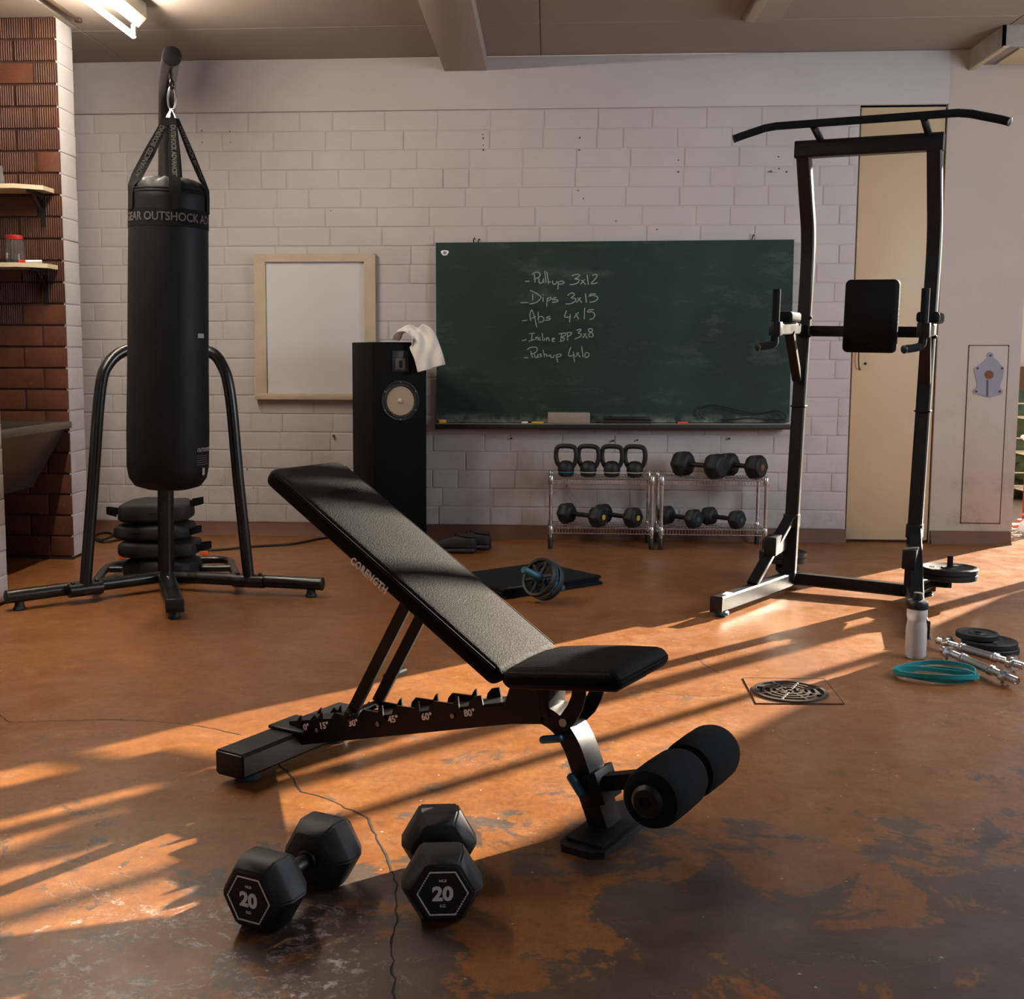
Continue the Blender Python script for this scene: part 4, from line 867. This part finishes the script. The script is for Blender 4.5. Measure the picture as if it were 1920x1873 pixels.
# ---- two wire racks
def wire_rack(label, x0, x1, y0, y1, zt):
    r = thing('wire_rack', label, 'rack', (x0, y0, 0), 0, 'chrome wire racks by the wall')
    w, d = x1-x0, y1-y0
    for (px, py) in ((0, 0), (w, 0), (0, d), (w, d)):
        p_ = MB().tube([(px, py, .055), (px, py, zt+.030)], .0105, 12).build('post', 'chrome', r)
        MB().lathe([(.011, 0), (.014, .002), (.0135, .062), (.011, .066)], 12, Matrix.Translation((px, py, 0))).build('foot', 'plastblk', p_)
        for zz in (.105, zt): MB().lathe([(.0135, -.024), (.0155, -.02), (.0145, .020), (.012, .024)], 12, Matrix.Translation((px, py, zz))).build('collar', 'chrome', p_)
    for zz in (.118, zt+.008):
        sh = MB()
        for y in (0, d):
            for dz in (0, -.030): sh.tube([(0, y, zz+dz), (w, y, zz+dz)], .0028, 6)
            n = 34
            for k in range(1, n): sh.tube([(w*k/n, y, zz), (w*k/n, y, zz-.030)], .0015, 4)
        for x in (0, w):
            for dz in (0, -.030): sh.tube([(x, 0, zz+dz), (x, d, zz+dz)], .0028, 6)
        for k in range(1, 34): sh.tube([(w*k/34, 0, zz+.001), (w*k/34, d, zz+.001)], .0016, 4)
        for k in (1, 2, 3): sh.tube([(0, d*k/4, zz-.003), (w, d*k/4, zz-.003)], .0026, 6)
        o = sh.build('wire_shelf', 'chrome', r); o['kind'] = 'stuff'
    return r
RZ = .392
wire_rack('chrome wire rack holding kettlebells above dumbbells', .018, .588, 6.63, 6.885, RZ)
wire_rack('chrome wire rack holding two pairs of dumbbells beside the tower', .642, 1.222, 6.63, 6.885, RZ)
SZ = RZ+.0112; SZ0 = .1212
# ---- kettlebells
def kettlebell(loc, rz, stripe, label):
    k = thing('kettlebell', label, 'kettlebell', loc, rz, 'kettlebells on the rack')
    MB().lathe([(.030, 0), (.040, .002), (.0445, .016), (.048, .034), (.047, .055), (.040, .074), (.026, .086), (.01, .090)], 28).build('bell', 'rubber', k)
    MB().lathe([(.0450, .0225), (.0465, .0228), (.0470, .0280), (.0460, .0283)], 28, cap=False).build('colour_stripe', stripe, k)
    h = smooth_path([(-.026, 0, .045), (-.048, 0, .068), (-.060, 0, .105), (-.058, 0, .150), (-.043, 0, .169), (0, 0, .1735), (.043, 0, .169), (.058, 0, .150), (.060, 0, .105), (.048, 0, .068), (.026, 0, .045)], 4)
    MB().tube(h, .0135, 12).build('handle', 'rubber', k); return k
for x, rz_, st_, lab in ((1061, -.34, 'band', 'black kettlebell with a teal stripe at the end of the rack'), (1103, -.36, 'cream', 'black kettlebell with a beige stripe beside the teal striped one'),
                    (1147, -.38, 'cream', 'black kettlebell with a beige stripe, third from the speaker'), (1190, -.42, 'cream', 'black kettlebell with a beige stripe, nearest the dumbbell rack')):
    p = wl(x, 893, 6.745); kettlebell((p.x, 6.745, SZ), rz_, st_, lab.replace('nearest', 'next to'))
# ---- rack dumbbells
def rackbell(pxa, pxb, z, R, lab, grp, mark, ya=6.83, yb=6.69):
    ap = R*cos(pi/6); a = wl(pxa[0], pxa[1], ya); b_ = wl(pxb[0], pxb[1], yb)
    c = (a+b_)/2; d = b_-a; rz = atan2(yb-ya, b_.x-a.x); L = sqrt((b_.x-a.x)**2+(yb-ya)**2)+R*1.25
    hexbell('hex_dumbbell', lab, R, L, .013, (c.x, c.y, z), rz, None, grp, R*1.25, mark)
g_ = 'dumbbells on the wire racks'
rackbell((1281, 868), (1342, 874), SZ, .080, 'thick black hex dumbbell on the top shelf next to the kettlebell rack', g_, None, 6.83, 6.68)
rackbell((1366, 868), (1417, 876), SZ, .075, 'thick black hex dumbbell on the top shelf next to the tower', g_, 'rust', 6.85, 6.72)
rackbell((1063, 967), (1121, 975), SZ0, .066, 'yellow badged black dumbbell under the teal striped kettlebell', g_, 'yellow', 6.82, 6.68)
rackbell((1131, 966), (1186, 975), SZ0, .064, 'yellow badged black dumbbell under the last beige striped kettlebell', g_, 'yellow', 6.82, 6.68)
rackbell((1250, 969), (1300, 977), SZ0, .060, 'teal badged black dumbbell on the lower shelf next to the kettlebell rack', g_, 'teal', 6.82, 6.68)
rackbell((1330, 970), (1381, 978), SZ0, .058, 'teal badged black dumbbell on the lower shelf next to the tower', g_, 'teal', 6.82, 6.68)

# ================================================================== THINGS ON THE FLOOR
def weight_plate(label, loc, R, T, hole=.016, group=None, rz=0.0):
    t = thing('weight_plate', label, 'weight plate', loc, rz, group)
    m = MB(); n = 40
    prof = [(hole, T*.12), (hole*2.0, T*.05), (R*.80, T*.18), (R*.86, 0), (R*.97, 0), (R, T*.12), (R, T*.88), (R*.97, T), (R*.86, T), (R*.80, T*.82), (hole*2.2, T*.80), (hole*2.0, T), (hole, T*.95)]
    rings = [[(r*cos(2*pi*k/n), r*sin(2*pi*k/n), z) for k in range(n)] for r, z in prof]
    m.loft(rings, closed=True).build('disc', 'iron' if False else 'rubber', t)
    for k in range(3):
        a = k*2*pi/3+.4; m = MB()
        m.rbox((R*.58*cos(a), R*.58*sin(a), T*.82), (R*.20, R*.34, T*.12), T*.04, 1, Matrix.Translation((R*.58*cos(a), R*.58*sin(a), 0)) @ Matrix.Rotation(a, 4, 'Z') @ Matrix.Translation((-R*.58*cos(a), -R*.58*sin(a), 0)))
        m.build('raised_rib', 'rubber', t)
    return t
SM = Matrix.Translation(SO) @ Matrix.Rotation(SA, 4, 'Z')
for k, (R_, T_) in enumerate(((.120, .026), (.122, .026))):
    p = SM @ V((.415, .11, 0)); weight_plate(('black iron plate at the bottom of the tower peg by the bottle', 'black iron plate topmost on the tower peg by the bottle')[k], (p.x, p.y, .105+k*.0265), R_, T_, .016, 'plates on the tower pegs', .3*k)
for k in range(2):
    p = SM @ V((-.345, .20, 0)); weight_plate(('black iron plate at the bottom of the tower peg by the racks', 'black iron plate topmost on the tower peg by the racks')[k], (p.x, p.y, .105+k*.0245), .112, .024, .016, 'plates on the tower pegs', .5*k)
q0 = fl(1858, 1222); 
for k, (dx, dy, R_, lab) in enumerate(((.005, -.005, .098, 'black weight plate at the bottom of the loose stack of three'), (.0, .0, .098, 'black weight plate in the middle of the loose stack of three'), (-.035, .03, .076, 'small black weight plate on top of the loose stack of three'))):
    weight_plate(lab, (1.655+dx, 4.425+dy, .0005+k*.0212), R_, .021, .014, 'loose plates behind the chrome bars', .4*k)
# ---- chrome dumbbell bars
def db_bar(label, a, b, tilt=0.0):
    a, b = V(a), V(b); L = (b-a).length; t = thing('dumbbell_bar', label, 'dumbbell bar', (a+b)/2, atan2((b-a).y, (b-a).x), 'chrome dumbbell bars')
    t.rotation_euler = (0, -math.asin((b-a).z/L), atan2((b-a).y, (b-a).x))
    MB().tube([(-.066, 0, 0), (-.05, 0, 0), (.05, 0, 0), (.066, 0, 0)], .0150, 18).build('knurled_grip', 'chromed', t)
    for s in (-1, 1):
        MB().lathe([(.0150, 0), (.0185, .002), (.0185, .008), (.0150, .012), (.0185, .016), (.0185, .020), (.0135, .024)], 18, XF((s*.066, 0, 0), (0, 1, 0), (0, 0, 1), (s, 0, 0))).build('inner_collar', 'chrome', t)
        pr = []; x = .088
        while x < L/2-.004: pr += [(.0132, x), (.0132, x+.0028), (.0115, x+.0042), (.0115, x+.0052)]; x += .0062
        pr += [(.0125, L/2-.003), (.009, L/2), (.006, L/2), (.005, L/2-.006)]
        MB().lathe(pr, 16, XF((0, 0, 0), (0, 1, 0), (0, 0, 1), (s, 0, 0))).build('threaded_end', 'chrome', t)
        st_ = []
        for k in range(24):
            r_ = .030 if (k % 4) in (0, 1) else .0225; st_.append((r_*cos(2*pi*k/24), r_*sin(2*pi*k/24)))
        MB().prism(st_, L/2-.060, L/2-.044, XF((0, 0, 0), (0, 1, 0), (0, 0, 1), (s, 0, 0))).lathe([(.022, L/2-.066), (.022, L/2-.038)], 18, XF((0, 0, 0), (0, 1, 0), (0, 0, 1), (s, 0, 0))).build('star_collar', 'chrome', t)
    return t
z_ = .030
a = fl(1757, 1201, z_); b_ = fl(1925, 1251, z_); d = (b_-a).normalized(); db_bar('chrome threaded dumbbell bar lying beside the loose black plates', a, a+d*.40)
a = fl(1765, 1217, z_); b_ = fl(1906, 1277, z_); d = (b_-a).normalized(); db_bar('chrome threaded dumbbell bar lying beside the teal band', a-V((.0, .01, 0)), b_)
# ---- sports bottle
bo = thing('sports_bottle', 'milky sports bottle with a dark navy cap beside the teal band', 'bottle', fl(1716, 1233))
MB().lathe([(.028, 0), (.034, .003), (.0365, .012), (.0370, .05), (.0368, .11), (.0345, .128), (.0325, .136), (.0335, .146), (.0362, .158), (.0362, .180), (.033, .190)], 36).build('bottle_body', 'bottle', bo, 60)
MB().lathe([(.0375, .184), (.0380, .186), (.0380, .206), (.034, .213), (.018, .217)], 32).build('screw_cap', 'navy', bo)
MB().lathe([(.0175, .215), (.0170, .236), (.0145, .242), (.006, .243)], 20).build('spout', 'plastblk', bo)
# ---- resistance band: one long loop thrown down in turns
cen = fl(1754, 1272); pts = []; N = 150
ux, uy = V((.985, -.17, 0)), V((.17, .985, 0))
for k in range(N):
    t_ = 2*pi*3*k/N; s_ = k/N*2*pi
    A = .120+.018*sin(s_)+.012*sin(t_*2+1); Bq = .082+.034*sin(s_+1.3)
    p = cen+ux*(A*cos(t_)+.012*sin(s_*2))+uy*(Bq*sin(t_)+.022*cos(s_))
    pts.append(V((p.x, p.y, .0085+.007*(1+sin(1.5*t_+.6))+.004*(1+sin(s_)))))
bandm_ = MB().sweep(pts, [(-.0024, -.0075), (.0024, -.0075), (.0024, .0075), (-.0024, .0075)], closed=True, up=(0, 0, 1)).build('resistance_band', 'band')
tag(bandm_, 'teal rubber resistance band thrown down in loops', 'resistance band')
# ---- floor drain
dc = fl(1481, 1299); dr = thing('floor_drain', 'round cast iron floor drain grate in a square slab', 'drain', (dc.x, dc.y, 0))
RD = .117
sq = [fl(1393, 1272), fl(1546, 1274), fl(1583, 1321), fl(1418, 1320)]
sl_ = MB(); sl_.loft([[(p.x-dc.x, p.y-dc.y, 0) for p in sq], [(p.x-dc.x, p.y-dc.y, .0025) for p in sq]]); sl_.build('slab', 'floor', dr)
for a, b in zip(sq, sq[1:]+sq[:1]):
    MB().rect([(a.x-dc.x, a.y-dc.y, .002), (b.x-dc.x, b.y-dc.y, .0022)], .0025, .0025).build('slab_joint', 'iron', dr)
MB().lathe([(.001, .003), (RD*.98, .003), (RD*.98, .0036), (.001, .0036)], 40).build('dark_drain_disc', 'dark', dr)  # flat near-black disc put in for the shade below the grate
MB().loft([[(r*cos(2*pi*k/40), r*sin(2*pi*k/40), z) for k in range(40)] for r, z in ((RD*1.04, .002), (RD*1.03, .008), (RD*.92, .009), (RD*.91, .003))], closed=True).build('outer_rim', 'iron', dr)
for f in (.72, .52, .32): MB().loft([[(r*cos(2*pi*k/32), r*sin(2*pi*k/32), z) for k in range(32)] for r, z in ((RD*f+.005, .0036), (RD*f+.004, .009), (RD*f-.004, .009), (RD*f-.005, .0036))], closed=True).build('grate_ring', 'iron', dr)
for k in range(8):
    a = k*pi/4+.35; MB().rect([(RD*.2*cos(a), RD*.2*sin(a), .0062), (RD*.93*cos(a), RD*.93*sin(a), .0062)], .008, .005).build('grate_spoke', 'iron', dr)
for s in (-1, 1): MB().loft([[(s*RD*.28+r*cos(2*pi*k/16), r*sin(2*pi*k/16), z) for k in range(16)] for r, z in ((.014, .004), (.013, .0105), (.008, .0105), (.007, .004))], closed=True).build('lift_eye', 'iron', dr)
MB().lathe([(.008, .004), (.008, .010), (.004, .011)], 12).build('centre_boss', 'iron', dr)
# ---- folded mat
A_, B_, D_ = V((-.192, 5.204, 0)), V((.262, 5.595, 0)), V((-.364, 5.617, 0))
mx = (B_-A_).normalized(); ml, mw = (B_-A_).length, (D_-A_).length; my = V((-mx.y, mx.x, 0))
mat_ = thing('folded_exercise_mat', 'thin black exercise mat folded into a flat stack', 'exercise mat', A_, atan2(mx.y, mx.x))
for k in range(3):
    MB().rbox((ml/2+random.uniform(-.006, .006), mw/2+random.uniform(-.008, .008), .0075+k*.0148), (ml, mw, .0145), .005, 2).build('mat_fold', 'foam', mat_)
MB().rbox((.10, .02, .0445), (.13, .010, .0006), .0002, 1).build('printed_strip', 'greyp', mat_)
# ---- ab wheel
W0 = V((-.016, 5.150, .0)); WR = .090; wax = V((-.62, -.66, .42)).normalized()
aw = thing('ab_wheel', 'double ab roller wheel with teal handles tipped against the folded mat', 'ab wheel', W0)
up_w = (V((0, 0, 1))-wax*wax.z).normalized(); lowest = WR*up_w.z
Wc = V((0, 0, lowest+.030*abs(wax.z)+.012))
for s in (-1, 1):
    X = frame_from(Wc+wax*s*.026, wax); n = 40
    wheel = MB().loft([[(r*cos(2*pi*k/n), r*sin(2*pi*k/n), z) for k in range(n)] for r, z in ((WR*.86, -.012), (WR*.97, -.014), (WR, -.008), (WR, .008), (WR*.97, .014), (WR*.86, .012))], closed=True, X=X).build('wheel_rim', 'rubber', aw)
    MB().loft([[(r*cos(2*pi*k/n), r*sin(2*pi*k/n), z) for k in range(n)] for r, z in ((WR*.995, -.003), (WR*1.01, -.002), (WR*1.01, .002), (WR*.995, .003))], closed=True, X=X @ Matrix.Translation((0, 0, -s*.016))).build('tread_line', 'teal', wheel)
    for k in range(6):
        a = k*pi/3+.3; MB().rect([(.016*cos(a), .016*sin(a), 0), (WR*.88*cos(a), WR*.88*sin(a), 0)], .014, .012, X=X).build('spoke', 'plastblk', wheel)
    MB().lathe([(.022, -.014), (.022, .014)], 20, X).build('hub', 'teal', wheel)
MB().tube([Wc-wax*.13, Wc+wax*.13], .008, 10).build('axle', 'plastblk', aw)
for s in (-1, 1):
    MB().tube([Wc+wax*s*.042, Wc+wax*s*.050, Wc+wax*s*.135, Wc+wax*s*.140], .0165, 16, scales=[1.25, 1, 1, .85]).build('handle', 'teal', aw)
# ---- shoes
def shoe(label, loc, rz, mir):
    t = thing('training_shoe', label, 'shoe', loc, rz, 'pair of black shoes')
    xs_ = [0, .02, .06, .11, .16, .20, .235, .262, .275]; half = [.020, .034, .038, .036, .038, .046, .046, .034, .012]; off = [0, 0, 0, .002, .006, .008, .004, 0, -.004]
    topz = [.085, .094, .098, .100, .088, .070, .058, .048, .036]
    def ring(i, z0, z1, k, flat=False, n=14):
        r = []
        for j in range(n):
            a = 2*pi*j/n; yy = cos(a); zz = sin(a)
            r.append((xs_[i], off[i]*mir+half[i]*k*(abs(yy)**.7)*(1 if yy > 0 else -1), (z0+z1)/2+(z1-z0)/2*(abs(zz)**(.35 if flat else .75))*(1 if zz > 0 else -1)))
        return r
    MB().loft([ring(i, 0 if 0 < i < 7 else .006, .030 if i < 3 else .026, 1.06, True) for i in range(9)]).build('sole', 'rubber', t, 60)
    MB().loft([ring(i, .018, topz[i], .94) for i in range(9)]).build('upper', 'cloth', t, 60)
    MB().tube([(.055+.048*cos(a), .026*sin(a), .098+.004*cos(a)) for a in [2*pi*k/16 for k in range(16)]], .008, 8, True).build('collar', 'cloth', t)
    MB().lathe([(.001, 0), (.030, 0), (.030, .001), (.001, .001)], 16, Matrix.Translation((.055, 0, .0995))).build('opening', 'dark', t)
    for k in range(4): MB().tube([(.115+k*.024, -.022, .099-k*.011), (.12+k*.024, 0, .104-k*.011), (.115+k*.024, .022, .099-k*.011)], .003, 6).build('lace', 'strapm', t)
    return t
shoe('black trainer lying in front of its pair by the speaker', (-.395, 6.43, 0), radians(172), 1)
shoe('black trainer half hidden behind its pair near the wall', (-.322, 6.545, 0), radians(160), -1)
# ---- black weight bags stacked on the stand's rear loop
def sandbag(label, c, size, rz, seed, hs=()):
    t = thing('weight_bag', label, 'weight bag', c, rz, 'black weight bags stacked behind the pole')
    def wp(v):
        n_ = mnoise.noise(V((v.x*9+seed, v.y*9, v.z*14))); e = 1-.12*(abs(v.x)/(size[0]/2))**3
        return V((v.x*(1+.05*n_), v.y*(1+.05*n_), v.z*e*(1+.06*n_)+.004*n_+.006*mnoise.noise(V((v.x*26+seed, v.y*26, v.z*40)))*(abs(v.z) < size[2]*.46)))
    m = MB(); bm = bmesh.new(); bmesh.ops.create_uvsphere(bm, u_segments=36, v_segments=20, radius=1)
    for v in bm.verts:
        f = lambda a, p: (abs(a)**p)*(1 if a > 0 else -1)
        v.co = wp(V((f(v.co.x, .5)*size[0]/2, f(v.co.y, .5)*size[1]/2, f(v.co.z, .34)*size[2]/2)))
    bm.verts.index_update(); m.add([v.co+V((0, 0, size[2]/2)) for v in bm.verts], [[v.index for v in f.verts] for f in bm.faces]); bm.free()
    m.build('bag', 'cloth', t, 80)
    MB().tube([(size[0]*.485*cos(a)*(abs(cos(a))**-.35 if abs(cos(a)) > .05 else 1), size[1]*.485*sin(a)*(abs(sin(a))**-.35 if abs(sin(a)) > .05 else 1), size[2]*.5) for a in [2*pi*k/40 for k in range(40)]], .004, 6, True).build('zip_seam', 'strapm', t)
    for (hx, hy, ht, hz) in hs:
        MB().sweep(smooth_path([(hx, hy-.04, size[2]*.5+hz), (hx+ht, hy-.02, size[2]*.6+hz), (hx+ht, hy+.02, size[2]*.6+hz), (hx, hy+.04, size[2]*.5+hz)], 4), [(-.002, -.016), (.002, -.016), (.002, .016), (-.002, .016)], up=(0, 0, 1)).build('carry_strap', 'strapm', t)
    return t
SBX, SBY = -1.895, 5.555
sandbag('lowest black weight bag, resting on the stand loop', (SBX+.018, SBY, .012), (.350, .27, .105), -.1, 1.3)
sandbag('second black weight bag up in the stack of four', (SBX+.008, SBY, .118), (.375, .28, .084), .1, 4.1, ((.19, 0, .05, 0),))
sandbag('third black weight bag up in the stack of four', (SBX-.015, SBY, .204), (.370, .28, .080), -.05, 7.7, ((.19, 0, .035, 0),))
sandbag('topmost black weight bag with upright strap loops', (SBX-.008, SBY, .286), (.350, .27, .108), .15, 9.2, ((.17, .0, .05, .035), (-.18, 0, -.05, -.01)))
for (x, y, lab) in ((226, 1046, 'small orange buckle beside the weight bags at the brick nib side'), (382, 1040, 'small orange buckle beside the weight bags at the speaker side')):
    p = fl(x, y+4); tag(MB().rbox((0, 0, .014), (.034, .012, .027), .003, 2, Matrix.Translation((p.x, p.y+.03, 0))).build('plastic_buckle', 'orange'), lab, 'buckle')
# ---- cables on the floor
c1 = [fl(x, y, .006) for x, y in ((378, 1032), (420, 1030), (470, 1025), (520, 1022), (560, 1018), (600, 1010), (660, 1002))]
tag(MB().tube(smooth_path(c1, 6), .007, 8).build('power_cable', 'plastblk'), 'black power cable running along the floor towards the speaker', 'cable')
c2 = [fl(x, y, .006) for x, y in ((170, 1000), (185, 1012), (205, 1008), (212, 1002), (195, 999), (178, 1005), (190, 1016), (225, 1012), (236, 1010))]
tag(MB().tube(smooth_path(c2, 6), .007, 8).build('coiled_cable', 'plastblk'), 'black cable coiled on the floor behind the weight bags', 'cable')
# ---- outside, beyond the pier
rk = thing('garden_rack', 'red metal rack with wire baskets outside beyond the pier', 'rack', (3.175, 8.0, -.02))
for px, py in ((0, 0), (.5, 0), (0, .35), (.5, .35)): MB().tube([(px, py, 0), (px, py, .95)], .014, 8).build('post', 'red', rk)
for z in (.22, .46, .70):
    b = MB()
    for y in (0, .35):
        for dz in (0, .09): b.tube([(0, y, z+dz), (.5, y, z+dz)], .005, 6)
    for k in range(19): b.tube([(.5*k/18, 0, z), (.5*k/18, 0, z+.09)], .003, 5)
    for k in range(19): b.tube([(.5*k/18, 0, z), (.5*k/18, .35, z)], .003, 5)
    o = b.build('wire_basket', 'cream', rk); o['kind'] = 'stuff'
MB().tube([(0, .0, .95), (.1, 0, .985), (.4, 0, .985), (.5, 0, .95)], .014, 8).build('top_rail', 'red', rk)
for k, (a, b) in enumerate((((3.05, 7.75, .92), (3.30, 7.8, .62)), ((3.07, 7.84, .58), (3.26, 7.88, .40)))):
    tag(MB().tube([a, ((a[0]+b[0])/2, a[1], (a[1]*0+(a[2]+b[2])/2)), b, (b[0]+.02, b[1], -.02)], .012, 8).build('white_stake', 'white'), ('tall bent white stake leaning outside by the red rack', 'short bent white stake leaning outside by the red rack')[k], 'stake')
oc = [(3.06+.12*cos(t_*.9)+.02*t_*.2, 7.60+.10*sin(t_*.9), .0+.012*t_*.45) for t_ in [k*.35 for k in range(60)]]
tag(MB().tube(oc, .007, 8).build('extension_cord', 'orange'), 'orange extension cord heaped outside beyond the pier', 'cord')
wb_ = thing('white_sack', 'crumpled white bag outside beside the orange cord', 'bag', (3.0, 7.42, -.02))
m = MB(); bm = bmesh.new(); bmesh.ops.create_uvsphere(bm, u_segments=20, v_segments=14, radius=1)
for v in bm.verts: n_ = 1+.18*mnoise.noise(v.co*2.3); v.co = V((v.co.x*.08*n_, v.co.y*.08*n_, max(0, v.co.z*.06*n_+.055)))
bm.verts.index_update(); m.add([tuple(v.co) for v in bm.verts], [[v.index for v in f.verts] for f in bm.faces]); bm.free(); m.build('sack_body', 'towel', wb_, 70)
MB().tube([(.02, 0, .10), (.03, .0, .13), (.045, .01, .145)], .012, 8, scales=[1.4, .6, 1.2]).build('tied_neck', 'towel', wb_)
hd = MB(); bm = bmesh.new(); bmesh.ops.create_icosphere(bm, subdivisions=5, radius=1)
for v in bm.verts: n_ = 1+.22*mnoise.noise(v.co*6)+.12*mnoise.noise(v.co*17); v.co = V((v.co.x*.9*n_, v.co.y*.5*n_, max(-.02, v.co.z*.42*n_+.38)))
bm.verts.index_update(); hd.add([tuple(v.co+V((3.7, 9.6, 0))) for v in bm.verts], [[v.index for v in f.verts] for f in bm.faces]); bm.free()
hg = hd.build('hedge_bush', 'leaf', None, 80); tag(hg, 'green clipped bush outside behind the red rack', 'bush')
